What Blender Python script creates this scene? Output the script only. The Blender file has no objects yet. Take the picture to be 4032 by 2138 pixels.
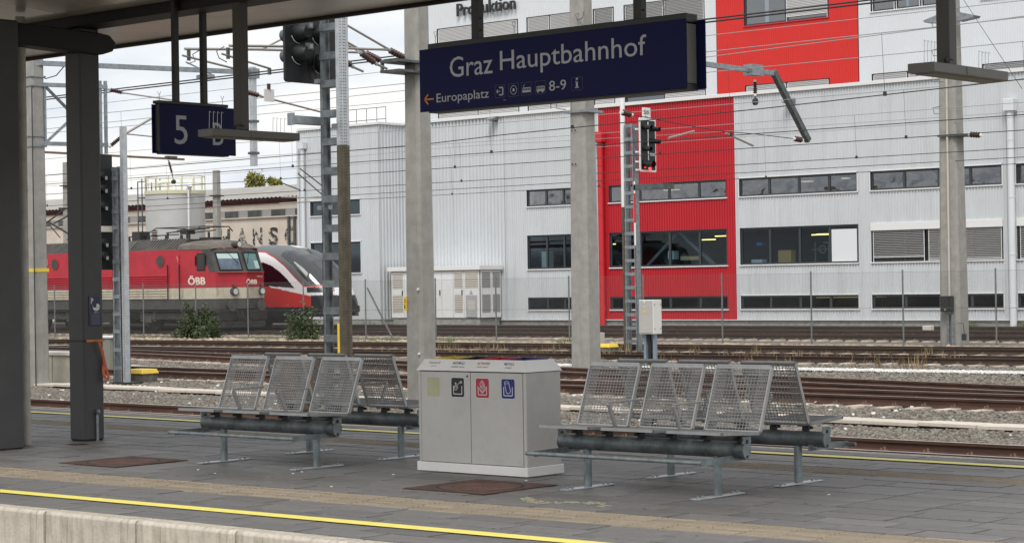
import bpy, bmesh, math, random
import numpy as np
from mathutils import Vector, Matrix

scene = bpy.context.scene
COL = scene.collection
random.seed(7)
RNG = np.random.default_rng(11)

# ---------------------------------------------------------------- camera
YAW, PITCH, ROLL, EYE = math.radians(48.65), 0.004926, 0.0155, 1.60
d0 = Vector((-math.cos(YAW), math.sin(YAW), 0)); r0 = Vector((math.sin(YAW), math.cos(YAW), 0)); zz = Vector((0, 0, 1))
fwd = d0 * math.cos(PITCH) + zz * math.sin(PITCH)
upv = zz * math.cos(PITCH) - d0 * math.sin(PITCH)
rt = r0 * math.cos(ROLL) - upv * math.sin(ROLL)
up = r0 * math.sin(ROLL) + upv * math.cos(ROLL)
cam_data = bpy.data.cameras.new('camera')
cam = bpy.data.objects.new('camera', cam_data); COL.objects.link(cam)
cam.matrix_world = Matrix(((rt.x, up.x, -fwd.x, 0), (rt.y, up.y, -fwd.y, 0), (rt.z, up.z, -fwd.z, EYE), (0, 0, 0, 1)))
cam_data.sensor_fit = 'HORIZONTAL'; cam_data.sensor_width = 36.0; cam_data.lens = 72.5
cam_data.clip_start = 0.1; cam_data.clip_end = 6000
scene.camera = cam

# ---------------------------------------------------------------- sky, sun, exposure
SUN_EL, SUN_AZ = math.radians(52), math.radians(150)      # soft light from high behind the viewer
world = bpy.data.worlds.new('World'); scene.world = world; world.use_nodes = True
nt = world.node_tree; nt.nodes.clear()
wo = nt.nodes.new('ShaderNodeOutputWorld')
bg_s = nt.nodes.new('ShaderNodeBackground'); bg_c = nt.nodes.new('ShaderNodeBackground'); mixw = nt.nodes.new('ShaderNodeMixShader')
sky = nt.nodes.new('ShaderNodeTexSky'); sky.sky_type = 'NISHITA'; sky.sun_disc = False
sky.sun_elevation = SUN_EL; sky.sun_rotation = SUN_AZ; sky.air_density = 1.0; sky.dust_density = 3.0
nt.links.new(sky.outputs[0], bg_s.inputs[0]); bg_s.inputs[1].default_value = 0.10
tcw = nt.nodes.new('ShaderNodeTexCoord'); mpw = nt.nodes.new('ShaderNodeMapping'); mpw.inputs['Scale'].default_value = (1.0, 1.0, 3.0)
nzw = nt.nodes.new('ShaderNodeTexNoise'); nzw.inputs['Scale'].default_value = 7.5; nzw.inputs['Detail'].default_value = 7; nzw.inputs['Roughness'].default_value = 0.52
nt.links.new(tcw.outputs['Generated'], mpw.inputs[0]); nt.links.new(mpw.outputs[0], nzw.inputs[0])
crw = nt.nodes.new('ShaderNodeValToRGB')
crw.color_ramp.elements[0].position = 0.30; crw.color_ramp.elements[0].color = (0.58, 0.645, 0.74, 1)
crw.color_ramp.elements[1].position = 0.66; crw.color_ramp.elements[1].color = (1.03, 1.01, 0.965, 1)
e = crw.color_ramp.elements.new(0.47); e.color = (0.84, 0.875, 0.915, 1)
nt.links.new(nzw.outputs[0], crw.inputs[0]); nt.links.new(crw.outputs[0], bg_c.inputs[0]); bg_c.inputs[1].default_value = 0.66
mixw.inputs[0].default_value = 0.93                        # overcast: the cloud deck hides nearly all of the blue
nt.links.new(bg_s.outputs[0], mixw.inputs[1]); nt.links.new(bg_c.outputs[0], mixw.inputs[2]); nt.links.new(mixw.outputs[0], wo.inputs[0])

sun_d = bpy.data.lights.new('sun', 'SUN'); sun_d.energy = 1.5; sun_d.angle = math.radians(25); sun_d.color = (1.0, 0.965, 0.91)
sun = bpy.data.objects.new('sun', sun_d); COL.objects.link(sun)
sdir = Vector((math.cos(SUN_EL) * math.sin(SUN_AZ), math.cos(SUN_EL) * math.cos(SUN_AZ), math.sin(SUN_EL)))
sun.rotation_euler = sdir.to_track_quat('Z', 'Y').to_euler(); sun.location = (0, -20, 40)
scene.view_settings.view_transform = 'Standard'; scene.view_settings.look = 'None'
scene.view_settings.exposure = 0.72; scene.view_settings.gamma = 1.0; scene.view_settings.use_curve_mapping = False
scene.cycles.max_bounces = 6; scene.cycles.diffuse_bounces = 3; scene.cycles.glossy_bounces = 3; scene.cycles.transparent_max_bounces = 16
scene.cycles.caustics_reflective = False; scene.cycles.caustics_refractive = False

# ---------------------------------------------------------------- materials
MATS = {}
def mat(name, col, rough=0.6, metal=0.0, var=0.0, vscale=4.0, bump=0.0, bscale=30.0, spec=0.5, stretch=None, col2=None, detail=6, island=0.0, emit=None, estr=0.0, lo=0.35, hi=0.65, coords='Object'):
    if name in MATS: return MATS[name]
    m = bpy.data.materials.new(name); m.use_nodes = True; MATS[name] = m
    t = m.node_tree; b = t.nodes['Principled BSDF']; L = t.links.new
    b.inputs['Base Color'].default_value = (*col, 1); b.inputs['Roughness'].default_value = rough; b.inputs['Metallic'].default_value = metal
    b.inputs['Specular IOR Level'].default_value = spec
    src = None
    tc = t.nodes.new('ShaderNodeTexCoord'); mp = t.nodes.new('ShaderNodeMapping'); L(tc.outputs[coords], mp.inputs[0])
    if stretch: mp.inputs['Scale'].default_value = stretch
    if var > 0 or col2:
        n = t.nodes.new('ShaderNodeTexNoise'); n.inputs['Scale'].default_value = vscale; n.inputs['Detail'].default_value = detail; n.inputs['Roughness'].default_value = 0.62
        L(mp.outputs[0], n.inputs[0])
        r = t.nodes.new('ShaderNodeValToRGB'); r.color_ramp.elements[0].position = lo; r.color_ramp.elements[1].position = hi
        ca = tuple(c * (1 - var) for c in col); cb = tuple(min(1, c * (1 + var)) for c in col) if not col2 else col2
        r.color_ramp.elements[0].color = (*ca, 1); r.color_ramp.elements[1].color = (*cb, 1)
        L(n.outputs[0], r.inputs[0]); src = r.outputs[0]
    if island > 0:
        g = t.nodes.new('ShaderNodeNewGeometry'); oi = t.nodes.new('ShaderNodeObjectInfo')
        ad = t.nodes.new('ShaderNodeMath'); ad.operation = 'ADD'; L(g.outputs['Random Per Island'], ad.inputs[0]); L(oi.outputs['Random'], ad.inputs[1])
        fr = t.nodes.new('ShaderNodeMath'); fr.operation = 'FRACT'; L(ad.outputs[0], fr.inputs[0])
        mr = t.nodes.new('ShaderNodeMapRange'); mr.inputs[3].default_value = 1 - island; mr.inputs[4].default_value = 1 + island; L(fr.outputs[0], mr.inputs[0])
        hs = t.nodes.new('ShaderNodeHueSaturation'); L(mr.outputs[0], hs.inputs['Value'])
        if src is not None: L(src, hs.inputs['Color'])
        else: hs.inputs['Color'].default_value = (*col, 1)
        src = hs.outputs[0]
    if src is not None: L(src, b.inputs['Base Color'])
    if bump > 0:
        n2 = t.nodes.new('ShaderNodeTexNoise'); n2.inputs['Scale'].default_value = bscale; n2.inputs['Detail'].default_value = 5
        L(mp.outputs[0], n2.inputs[0]); bp = t.nodes.new('ShaderNodeBump'); bp.inputs['Strength'].default_value = bump; bp.inputs['Distance'].default_value = 0.02
        L(n2.outputs[0], bp.inputs['Height']); L(bp.outputs[0], b.inputs['Normal'])
    if emit: b.inputs['Emission Color'].default_value = (*emit, 1); b.inputs['Emission Strength'].default_value = estr
    return m

def stain(m, colour, scale=(3, 3, 0.35), lo=0.5, hi=0.72, amount=0.7):
    """dirt streaks mixed over a material's own colour"""
    t = m.node_tree; b = t.nodes['Principled BSDF']; L = t.links.new
    tc = t.nodes.new('ShaderNodeTexCoord'); mp = t.nodes.new('ShaderNodeMapping'); mp.inputs['Scale'].default_value = scale
    n = t.nodes.new('ShaderNodeTexNoise'); n.inputs['Scale'].default_value = 3.0; n.inputs['Detail'].default_value = 8; n.inputs['Roughness'].default_value = 0.65
    r = t.nodes.new('ShaderNodeMapRange'); r.inputs[1].default_value = lo; r.inputs[2].default_value = hi; r.inputs[4].default_value = amount
    mx = t.nodes.new('ShaderNodeMix'); mx.data_type = 'RGBA'
    L(tc.outputs['Object'], mp.inputs[0]); L(mp.outputs[0], n.inputs[0]); L(n.outputs[0], r.inputs[0]); L(r.outputs[0], mx.inputs[0])
    if b.inputs['Base Color'].links: L(b.inputs['Base Color'].links[0].from_socket, mx.inputs[6])
    else: mx.inputs[6].default_value = b.inputs['Base Color'].default_value
    mx.inputs[7].default_value = (*colour, 1); L(mx.outputs[2], b.inputs['Base Color'])
    return m

def glass(name, tint, refl=0.12, trans=0.55, rough=0.03, wav=0.0, top=0.6):
    m = bpy.data.materials.new(name); m.use_nodes = True; t = m.node_tree; t.nodes.clear(); L = t.links.new
    o = t.nodes.new('ShaderNodeOutputMaterial'); tr = t.nodes.new('ShaderNodeBsdfTransparent'); tr.inputs[0].default_value = (trans * tint[0], trans * tint[1], trans * tint[2], 1)
    gl = t.nodes.new('ShaderNodeBsdfGlossy'); gl.inputs['Roughness'].default_value = rough; gl.inputs[0].default_value = (0.95, 0.97, 1, 1)
    lw = t.nodes.new('ShaderNodeLayerWeight'); lw.inputs[0].default_value = 0.35
    mr = t.nodes.new('ShaderNodeMapRange'); mr.inputs[3].default_value = refl; mr.inputs[4].default_value = top; L(lw.outputs['Fresnel'], mr.inputs[0])
    mx = t.nodes.new('ShaderNodeMixShader'); L(mr.outputs[0], mx.inputs[0]); L(tr.outputs[0], mx.inputs[1]); L(gl.outputs[0], mx.inputs[2]); L(mx.outputs[0], o.inputs[0])
    if wav > 0:
        tc = t.nodes.new('ShaderNodeTexCoord'); n = t.nodes.new('ShaderNodeTexNoise'); n.inputs['Scale'].default_value = 0.9; n.inputs['Detail'].default_value = 2
        L(tc.outputs['Object'], n.inputs[0]); bp = t.nodes.new('ShaderNodeBump'); bp.inputs['Strength'].default_value = wav; bp.inputs['Distance'].default_value = 0.3; L(n.outputs[0], bp.inputs['Height']); L(bp.outputs[0], gl.inputs['Normal'])
    MATS[name] = m
    return m

# ---------------------------------------------------------------- object helpers
def put(o, label=None, cat=None, group=None, kind=None):
    if label: o['label'] = label
    if cat: o['category'] = cat
    if group: o['group'] = group
    if kind: o['kind'] = kind
    return o

def thing(name, label, cat, loc=(0, 0, 0), group=None):
    o = bpy.data.objects.new(name, None); COL.objects.link(o); o.location = loc; o.empty_display_size = 0.2
    return put(o, label, cat, group)

def origin_of(o):
    v = Vector((0, 0, 0))
    while o is not None:
        v = v + Vector(o.location); o = o.parent
    return v

def link_mesh(name, me, parent=None, loc=None):
    o = bpy.data.objects.new(name, me); COL.objects.link(o)
    if parent is not None: o.parent = parent
    if loc is not None: o.location = loc
    return o

class MB:
    """collects faces in world metres and links them as one mesh object"""
    def __init__(s): s.v = []; s.f = []
    def poly(s, pts):
        n = len(s.v); s.v += [tuple(p) for p in pts]; s.f.append(tuple(range(n, n + len(pts)))); return s
    def hexa(s, p):
        n = len(s.v); s.v += [tuple(q) for q in p]
        s.f += [(n, n + 3, n + 2, n + 1), (n + 4, n + 5, n + 6, n + 7), (n, n + 1, n + 5, n + 4), (n + 1, n + 2, n + 6, n + 5), (n + 2, n + 3, n + 7, n + 6), (n + 3, n, n + 4, n + 7)]
        return s
    def box(s, x0, x1, y0, y1, z0, z1):
        return s.hexa([(x0, y0, z0), (x1, y0, z0), (x1, y1, z0), (x0, y1, z0), (x0, y0, z1), (x1, y0, z1), (x1, y1, z1), (x0, y1, z1)])
    def bar(s, p, q, w, h, upd=(0, 0, 1)):
        p = Vector(p); q = Vector(q); a = (q - p).normalized(); u = Vector(upd)
        if abs(a.dot(u)) > 0.98: u = Vector((0, 1, 0)) if abs(a.y) < 0.9 else Vector((1, 0, 0))
        sd = a.cross(u).normalized(); u = sd.cross(a).normalized(); A = sd * (w / 2); B = u * (h / 2)
        return s.hexa([p - A - B, p + A - B, p + A + B, p - A + B, q - A - B, q + A - B, q + A + B, q - A + B])
    def tube(s, pts, r, n=8, caps=True):
        pts = [Vector(p) for p in pts]; rs = r if isinstance(r, (list, tuple)) else [r] * len(pts)
        base = len(s.v); prev = None
        for i, p in enumerate(pts):
            if i == 0: a = pts[1] - p
            elif i == len(pts) - 1: a = p - pts[i - 1]
            else:
                a = (pts[i + 1] - p).normalized() + (p - pts[i - 1]).normalized()
                if a.length < 1e-6: a = pts[i + 1] - p
            if a.length < 1e-9: a = Vector((0, 0, 1))
            a.normalize()
            u = prev if prev is not None else (Vector((0, 0, 1)) if abs(a.z) < 0.9 else Vector((1, 0, 0)))
            x = a.cross(u)
            if x.length < 1e-5: x = a.cross(Vector((0, 1, 0)))
            x.normalize(); y = x.cross(a).normalized(); prev = y
            for k in range(n):
                t = 2 * math.pi * k / n; s.v.append(tuple(p + (x * math.cos(t) + y * math.sin(t)) * rs[i]))
        for i in range(len(pts) - 1):
            for k in range(n):
                a0 = base + i * n + k; a1 = base + i * n + (k + 1) % n
                s.f.append((a0, a1, a1 + n, a0 + n))
        if caps:
            s.f.append(tuple(base + k for k in reversed(range(n)))); e0 = base + (len(pts) - 1) * n; s.f.append(tuple(e0 + k for k in range(n)))
        return s
    def prism(s, poly, fn, a, b):
        """poly of (u,v); fn(u,v,w) -> point; extruded w=a..b"""
        n = len(s.v); k = len(poly)
        s.v += [tuple(fn(u, v, a)) for u, v in poly] + [tuple(fn(u, v, b)) for u, v in poly]
        s.f.append(tuple(range(n + k - 1, n - 1, -1))); s.f.append(tuple(range(n + k, n + 2 * k)))
        for i in range(k):
            j = (i + 1) % k; s.f.append((n + i, n + j, n + k + j, n + k + i))
        return s
    def mesh(s, name, m, org=(0, 0, 0), smooth=False, bevel=0.0):
        me = bpy.data.meshes.new(name); ox, oy, oz = org
        me.from_pydata([(x - ox, y - oy, z - oz) for x, y, z in s.v], [], s.f)
        bm = bmesh.new(); bm.from_mesh(me)
        if bevel > 0:
            bmesh.ops.bevel(bm, geom=bm.edges[:], offset=bevel, segments=1, affect='EDGES', clamp_overlap=True)
        bmesh.ops.recalc_face_normals(bm, faces=bm.faces[:])
        bm.to_mesh(me); bm.free()
        if m is not None: me.materials.append(m)
        if smooth:
            for p in me.polygons: p.use_smooth = True
            try: me.set_sharp_from_angle(angle=math.radians(40))
            except Exception: pass
        return me
    def build(s, name, m, parent=None, smooth=False, bevel=0.0, kind=None, label=None):
        org = origin_of(parent) if parent is not None else Vector((0, 0, 0))
        o = link_mesh(name, s.mesh(name, m, org, smooth, bevel), parent)
        if kind: o['kind'] = kind
        if label: o['label'] = label
        return o

def text_mb(body, o, u, v, w, h, depth=0.004, bold=0.0, spacing=1.0, shear=0.0):
    """lettering as geometry: fills the box w x h at o, along u (right) and v (up)"""
    cu = bpy.data.curves.new('lettering', 'FONT'); cu.body = body; cu.extrude = 0.02; cu.offset = bold; cu.space_character = spacing; cu.shear = shear; cu.resolution_u = 3
    ob = bpy.data.objects.new('lettering', cu); COL.objects.link(ob)
    me = bpy.data.meshes.new_from_object(ob.evaluated_get(bpy.context.evaluated_depsgraph_get()))
    bpy.data.objects.remove(ob); bpy.data.curves.remove(cu)
    co = np.array([tuple(q.co) for q in me.vertices]); lo = co.min(0); hi = co.max(0)
    o = Vector(o); u = Vector(u).normalized(); v = Vector(v).normalized(); nrm = u.cross(v)
    mb = MB()
    for c in co:
        mb.v.append(tuple(o + u * ((c[0] - lo[0]) / (hi[0] - lo[0]) * w) + v * ((c[1] - lo[1]) / max(1e-6, hi[1] - lo[1]) * h) + nrm * ((c[2] - lo[2]) / (hi[2] - lo[2]) * depth)))
    for p in me.polygons: mb.f.append(tuple(p.vertices))
    bpy.data.meshes.remove(me)
    return mb

def merge(*mbs):
    r = MB()
    for m in mbs:
        n = len(r.v); r.v += m.v; r.f += [tuple(i + n for i in f) for f in m.f]
    return r

def children_of(o): return list(o.children)
def copy_tree(o, parent=None, loc=None):
    c = o.copy(); COL.objects.link(c); c.parent = parent
    if loc is not None: c.location = loc
    for ch in children_of(o): copy_tree(ch, c)
    return c

def rock_mesh(name, pts, sizes, m, seed=1, flat=0.7):
    """many small stones merged: distorted cubes"""
    g = np.random.default_rng(seed); n = len(pts)
    cube = np.array([(-1, -1, -1), (1, -1, -1), (1, 1, -1), (-1, 1, -1), (-1, -1, 1), (1, -1, 1), (1, 1, 1), (-1, 1, 1)], float)
    jit = g.uniform(0.45, 1.05, (n, 8, 3)) * cube[None]
    jit[:, :, 2] *= flat
    a = g.uniform(0, 2 * np.pi, n); ca, sa = np.cos(a), np.sin(a)
    tl = g.uniform(-0.6, 0.6, n); ct, st = np.cos(tl), np.sin(tl)
    x, y, z = jit[..., 0], jit[..., 1], jit[..., 2]
    x, z = x * ct[:, None] - z * st[:, None], x * st[:, None] + z * ct[:, None]
    x, y = x * ca[:, None] - y * sa[:, None], x * sa[:, None] + y * ca[:, None]
    V = np.stack([x, y, z], -1) * sizes[:, None, None] + pts[:, None, :]
    F = np.array([(0, 3, 2, 1), (4, 5, 6, 7), (0, 1, 5, 4), (1, 2, 6, 5), (2, 3, 7, 6), (3, 0, 4, 7)])
    faces = (F[None] + (np.arange(n) * 8)[:, None, None]).reshape(-1)
    me = bpy.data.meshes.new(name); me.vertices.add(n * 8); me.vertices.foreach_set('co', V.reshape(-1))
    me.loops.add(n * 24); me.loops.foreach_set('vertex_index', faces.astype(np.int32))
    me.polygons.add(n * 6); me.polygons.foreach_set('loop_start', np.arange(0, n * 24, 4, dtype=np.int32))
    me.update(calc_edges=True); me.validate(); me.materials.append(m)
    return me

def leaves_mesh(name, centres, sizes, m, seed=1, aspect=0.5):
    g = np.random.default_rng(seed); n = len(centres)
    d = g.normal(size=(n, 3)); d /= np.linalg.norm(d, axis=1)[:, None]; e = g.normal(size=(n, 3)); e -= d * (e * d).sum(1)[:, None]; e /= np.linalg.norm(e, axis=1)[:, None]
    s = sizes[:, None]; c = centres
    V = np.stack([c - d * s, c + e * s * aspect, c + d * s, c - e * s * aspect], 1)
    me = bpy.data.meshes.new(name); me.vertices.add(n * 4); me.vertices.foreach_set('co', V.reshape(-1))
    me.loops.add(n * 4); me.loops.foreach_set('vertex_index', np.arange(n * 4, dtype=np.int32))
    me.polygons.add(n); me.polygons.foreach_set('loop_start', np.arange(0, n * 4, 4, dtype=np.int32))
    me.update(calc_edges=True); me.validate(); me.materials.append(m)
    return me

def in_view(x, y, z, margin=0.0):
    p = Vector((x, y, z - EYE)); k = p.dot(fwd)
    if k < 0.5: return False
    return abs(p.dot(rt) / k) < 0.2483 + margin and abs(p.dot(up) / k) < 0.1317 + margin

# shared colours
M_PAVER = mat('paver_concrete', (0.165, 0.158, 0.152), 0.58, var=0.20, vscale=3.0, bump=0.25, bscale=60, island=0.16)
stain(M_PAVER, (0.088, 0.081, 0.075), (0.8, 0.8, 0.8), 0.48, 0.7, 0.6)
M_TACT = mat('tactile_beige', (0.275, 0.228, 0.168), 0.7, var=0.2, vscale=5, bump=0.2, bscale=70, island=0.16)
stain(M_TACT, (0.14, 0.118, 0.092), (1, 1, 1), 0.5, 0.72, 0.6)
M_JOINT = mat('joint_sand', (0.030, 0.028, 0.026), 0.95, var=0.3, vscale=30)
M_YELLOW = mat('yellow_marking', (0.90, 0.78, 0.17), 0.55, var=0.05, vscale=9, island=0.0)
stain(M_YELLOW, (0.45, 0.36, 0.13), (6, 6, 6), 0.58, 0.75, 0.5)
M_COPING = mat('coping_concrete', (0.56, 0.51, 0.43), 0.8, var=0.12, vscale=6, bump=0.2, bscale=40, island=0.06)
stain(M_COPING, (0.27, 0.23, 0.18), (2.2, 2.2, 0.35), 0.44, 0.70, 0.75); stain(M_COPING, (0.20, 0.165, 0.12), (9, 9, 0.7), 0.53, 0.70, 0.6)
M_GALV = mat('galvanised_steel', (0.30, 0.33, 0.35), 0.42, 0.75, var=0.22, vscale=9, bump=0.05, bscale=40)
M_GALV_D = mat('weathered_galvanised', (0.115, 0.13, 0.135), 0.5, 0.55, var=0.35, vscale=7, bump=0.08, bscale=30)
M_GALV_M = mat('mid_galvanised', (0.19, 0.21, 0.22), 0.48, 0.6, var=0.28, vscale=7, bump=0.06, bscale=30)
M_GALV_L = mat('bright_galvanised', (0.52, 0.545, 0.56), 0.42, 0.6, var=0.12, vscale=8)
M_STEEL = mat('brushed_steel', (0.50, 0.50, 0.49), 0.32, 0.85, var=0.08, vscale=14)
M_ANTH = mat('anthracite_paint', (0.068, 0.066, 0.066), 0.5, var=0.08, vscale=3)
M_BLACK = mat('black_housing', (0.010, 0.011, 0.012), 0.45, var=0.2, vscale=6)
M_BLACKM = mat('dark_frame_paint', (0.028, 0.028, 0.028), 0.45)
M_CONC = mat('mast_concrete', (0.31, 0.30, 0.278), 0.85, var=0.12, vscale=4, bump=0.25, bscale=35)
stain(M_CONC, (0.24, 0.225, 0.20), (3, 3, 0.3), 0.5, 0.75, 0.55)
M_WIRE = mat('wire_dark', (0.03, 0.03, 0.032), 0.6)
M_WIRE_L = mat('wire_grey', (0.30, 0.30, 0.30), 0.6)
M_PORC = mat('insulator_brown', (0.055, 0.022, 0.018), 0.25)
M_BEIGE = mat('cantilever_tube', (0.34, 0.315, 0.29), 0.45, 0.2, var=0.1, vscale=5)
M_WHITE = mat('white_paint', (0.78, 0.78, 0.77), 0.5, var=0.04, vscale=3)
M_RED = mat('red_paint', (0.56, 0.022, 0.03), 0.45, var=0.06, vscale=2)
M_YPLAST = mat('yellow_plastic', (0.78, 0.55, 0.06), 0.45, var=0.08, vscale=5)
M_BLUE = mat('sign_blue', (0.0105, 0.0130, 0.072), 0.45, spec=0.12)
M_LETTER = mat('sign_letters', (0.50, 0.51, 0.55), 0.5)
M_ORANGE = mat('orange_print', (0.72, 0.24, 0.04), 0.5)

# ================================================================ ground, ballast, tracks
M_EARTH = mat('earth_ground', (0.16, 0.14, 0.115), 0.95, var=0.3, vscale=0.6, bump=0.5, bscale=8)
MB().box(-1500, 1500, -1500, 3000, -1.6, -1.5).build('ground', M_EARTH, kind='structure')

def ballast_mat():
    m = mat('ballast_gravel', (0.19, 0.17, 0.145), 0.95)
    t = m.node_tree; b = t.nodes['Principled BSDF']; L = t.links.new
    tc = t.nodes.new('ShaderNodeTexCoord')
    vo = t.nodes.new('ShaderNodeTexVoronoi'); vo.inputs['Scale'].default_value = 17; L(tc.outputs['Object'], vo.inputs[0])
    n = t.nodes.new('ShaderNodeTexNoise'); n.inputs['Scale'].default_value = 0.8; n.inputs['Detail'].default_value = 6; L(tc.outputs['Object'], n.inputs[0])
    r = t.nodes.new('ShaderNodeValToRGB'); r.color_ramp.elements[0].color = (0.10, 0.088, 0.072, 1); r.color_ramp.elements[1].color = (0.40, 0.355, 0.30, 1)
    s = t.nodes.new('ShaderNodeSeparateColor'); L(vo.outputs['Color'], s.inputs[0]); L(s.outputs[0], r.inputs[0])
    mx = t.nodes.new('ShaderNodeMix'); mx.data_type = 'RGBA'; mx.blend_type = 'MULTIPLY'; mx.inputs[0].default_value = 0.8
    r2 = t.nodes.new('ShaderNodeValToRGB'); r2.color_ramp.elements[0].position = 0.35; r2.color_ramp.elements[1].position = 0.65; r2.color_ramp.elements[0].color = (0.55, 0.5, 0.45, 1); L(n.outputs[0], r2.inputs[0])
    L(r.outputs[0], mx.inputs[6]); L(r2.outputs[0], mx.inputs[7]); L(mx.outputs[2], b.inputs['Base Color'])
    bp = t.nodes.new('ShaderNodeBump'); bp.inputs['Strength'].default_value = 1.0; bp.inputs['Distance'].default_value = 0.05; bp.invert = True
    L(vo.outputs['Distance'], bp.inputs['Height']); L(bp.outputs[0], b.inputs['Normal'])
    return m
M_BALLAST = ballast_mat()
def bz(x, y):
    return 0.012 * math.sin(x * 0.9 + y * 1.7) * math.sin(y * 0.8 - x * 0.35) + 0.008 * math.sin(x * 2.3) * math.sin(y * 2.9 + x)
bb = MB(); nx, ny = 150, 90; X0, X1, Y0, Y1 = -150.0, 6.0, 16.6, 79.0
for j in range(ny + 1):
    y = Y0 + (Y1 - Y0) * (j / ny) ** 1.5
    for i in range(nx + 1):
        x = X1 + (X0 - X1) * (i / nx) ** 1.3
        bb.v.append((x, y, -0.655 + bz(x, y)))
for j in range(ny):
    for i in range(nx):
        a = j * (nx + 1) + i; bb.f.append((a, a + 1, a + nx + 2, a + nx + 1))
bb.build('ballast_bed', M_BALLAST, kind='structure', smooth=True)
MB().box(-60, 20, -6, 8.90, -0.95, -0.80).build('near_track_bed', M_BALLAST, kind='structure')

# loose stones that can be told apart (nobody could count them)
M_STONE = mat('ballast_stone', (0.195, 0.177, 0.15), 0.92, island=0.5)
stain(M_STONE, (0.205, 0.15, 0.118), (0.5, 0.5, 0.5), 0.5, 0.65, 0.6)
def scatter(y0, y1, dens, size, seed, skip):
    g = np.random.default_rng(seed); out = []; w0, w1 = 1.46 * y1 + 1, 0.54 * y0 - 1
    n = int(dens * (y1 - y0) * (w0 - w1)); xs = g.uniform(-w0, -w1, n); ys = g.uniform(y0, y1, n)
    for x, y in zip(xs, ys):
        if x < -1.46 * y - 0.5 or x > -0.54 * y + 0.8 or skip(x, y): continue
        out.append((x, y, -0.655 + bz(x, y) + g.uniform(0, 0.02)))
    p = np.array(out); s = g.uniform(0.6, 1.25, len(p)) * size
    return p, s
def t1c(x): return 21.80 - 0.025 * (x + 13)
def pc(x): return 31.50 - 0.073 * (x + 20)
def qc(x): return max(34.30 - 0.225 * (x + 20), pc(x) + 0.0) if x < -14 else pc(x)
def near_rail(x, y):
    return any(abs(abs(y - c(x)) - 0.7535) < 0.10 for c in (t1c, pc, qc))
pA, sA = scatter(22.6, 30.9, 300, 0.030, 3, near_rail)
pB, sB = scatter(30.9, 45.0, 95, 0.036, 4, near_rail)
for nm, p, s, sd in (('ballast_stones', pA, sA, 5), ('ballast_stones', pB, sB, 6)):
    o = link_mesh(nm, rock_mesh(nm, p, s, M_STONE, sd)); o['kind'] = 'stuff'
# chalk-white gravel strip beside the fourth track
g = np.random.default_rng(21); n = 15000
xs = g.uniform(-38, -18, n); ys = 41.85 + (xs + 26) * 0.045 + g.uniform(-.42, .42, n)
o = link_mesh('white_gravel', rock_mesh('white_gravel', np.stack([xs, ys, -0.615 + g.uniform(0, 0.012, n)], 1), g.uniform(0.018, 0.035, n), mat('white_stone', (0.68, 0.67, 0.64), 0.9, island=0.2), 8)); o['kind'] = 'stuff'
g = np.random.default_rng(22); n = 260
xs = g.uniform(-50, -12, n); ys = g.uniform(22.5, 33, n)
o = link_mesh('pale_stones', rock_mesh('pale_stones', np.stack([xs, ys, -0.605 + g.uniform(0, 0.02, n)], 1), g.uniform(0.018, 0.04, n), mat('white_stone', (0.7, 0.68, 0.64), 0.9), 9)); o['kind'] = 'stuff'

# ---------------------------------------------------------------- railway tracks
M_RUST = mat('rail_rust', (0.075, 0.036, 0.024), 0.8, var=0.35, vscale=2.5, bump=0.1, bscale=60, stretch=(0.4, 3, 3))
M_RUST_B = mat('rail_rust_dark', (0.048, 0.030, 0.022), 0.85, var=0.35, vscale=2.0, stretch=(0.4, 3, 3))
M_RAILTOP = mat('rail_running_surface', (0.62, 0.56, 0.52), 0.34, 0.55, var=0.15, vscale=4)
M_RAILTOP_D = mat('rail_dull_surface', (0.26, 0.19, 0.15), 0.5, 0.3, var=0.2, vscale=4)
M_SLEEPER = mat('sleeper_concrete', (0.50, 0.435, 0.365), 0.85, var=0.15, vscale=5, bump=0.3, bscale=30, island=0.14)
M_CLIP = mat('rail_clip', (0.20, 0.14, 0.10), 0.6, 0.3, var=0.3, vscale=20)
ZR = -0.45
PROF = [(-0.070, 0), (0.070, 0), (0.070, 0.011), (0.020, 0.030), (0.009, 0.050), (0.009, 0.118), (0.034, 0.130), (0.036, 0.164), (-0.036, 0.164), (-0.034, 0.130), (-0.009, 0.118), (-0.009, 0.050), (-0.020, 0.030), (-0.070, 0.011)]
def rail(parent, path, side, top, body):
    pts = []
    for i, (x, y) in enumerate(path):
        a = path[max(0, i - 1)]; b = path[min(len(path) - 1, i + 1)]
        t = Vector((b[0] - a[0], b[1] - a[1], 0)).normalized(); nn = Vector((-t.y, t.x, 0)); pts.append((Vector((x, y, 0)) + nn * side * 0.7535, nn))
    mb = MB(); k = len(PROF)
    for p, nn in pts: mb.v += [tuple(p + nn * u + zz * (ZR - 0.167 + w)) for u, w in PROF]
    for i in range(len(pts) - 1):
        for j in range(k):
            mb.f.append((i * k + j, i * k + (j + 1) % k, (i + 1) * k + (j + 1) % k, (i + 1) * k + j))
    r = mb.build('rail', body, parent)
    m2 = MB()
    for p, nn in pts: m2.v += [tuple(p - nn * 0.031 + zz * ZR), tuple(p + nn * 0.031 + zz * ZR)]
    for i in range(len(pts) - 1): m2.f.append((2 * i, 2 * i + 1, 2 * i + 3, 2 * i + 2))
    m2.build('running_surface', top, r)
SL = MB().hexa([(-.13, -1.3, 0), (.13, -1.3, 0), (.13, 1.3, 0), (-.13, 1.3, 0), (-.11, -1.28, .14), (.11, -1.28, .14), (.11, 1.28, .14), (-.11, 1.28, .14)]).mesh('sleeper', M_SLEEPER)
def clip_mb():
    m = MB()
    for s in (-1, 1):
        for e in (-1, 1):
            y = s * 0.7535 + e * 0.095; m.box(-.055, .055, y - .035, y + .035, 0.14, 0.165); m.tube([(0, y, .165), (0, y, .205)], 0.016, 6); m.box(-.05, -.03, y - .03, y + .03, .165, .19)
    return m
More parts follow.
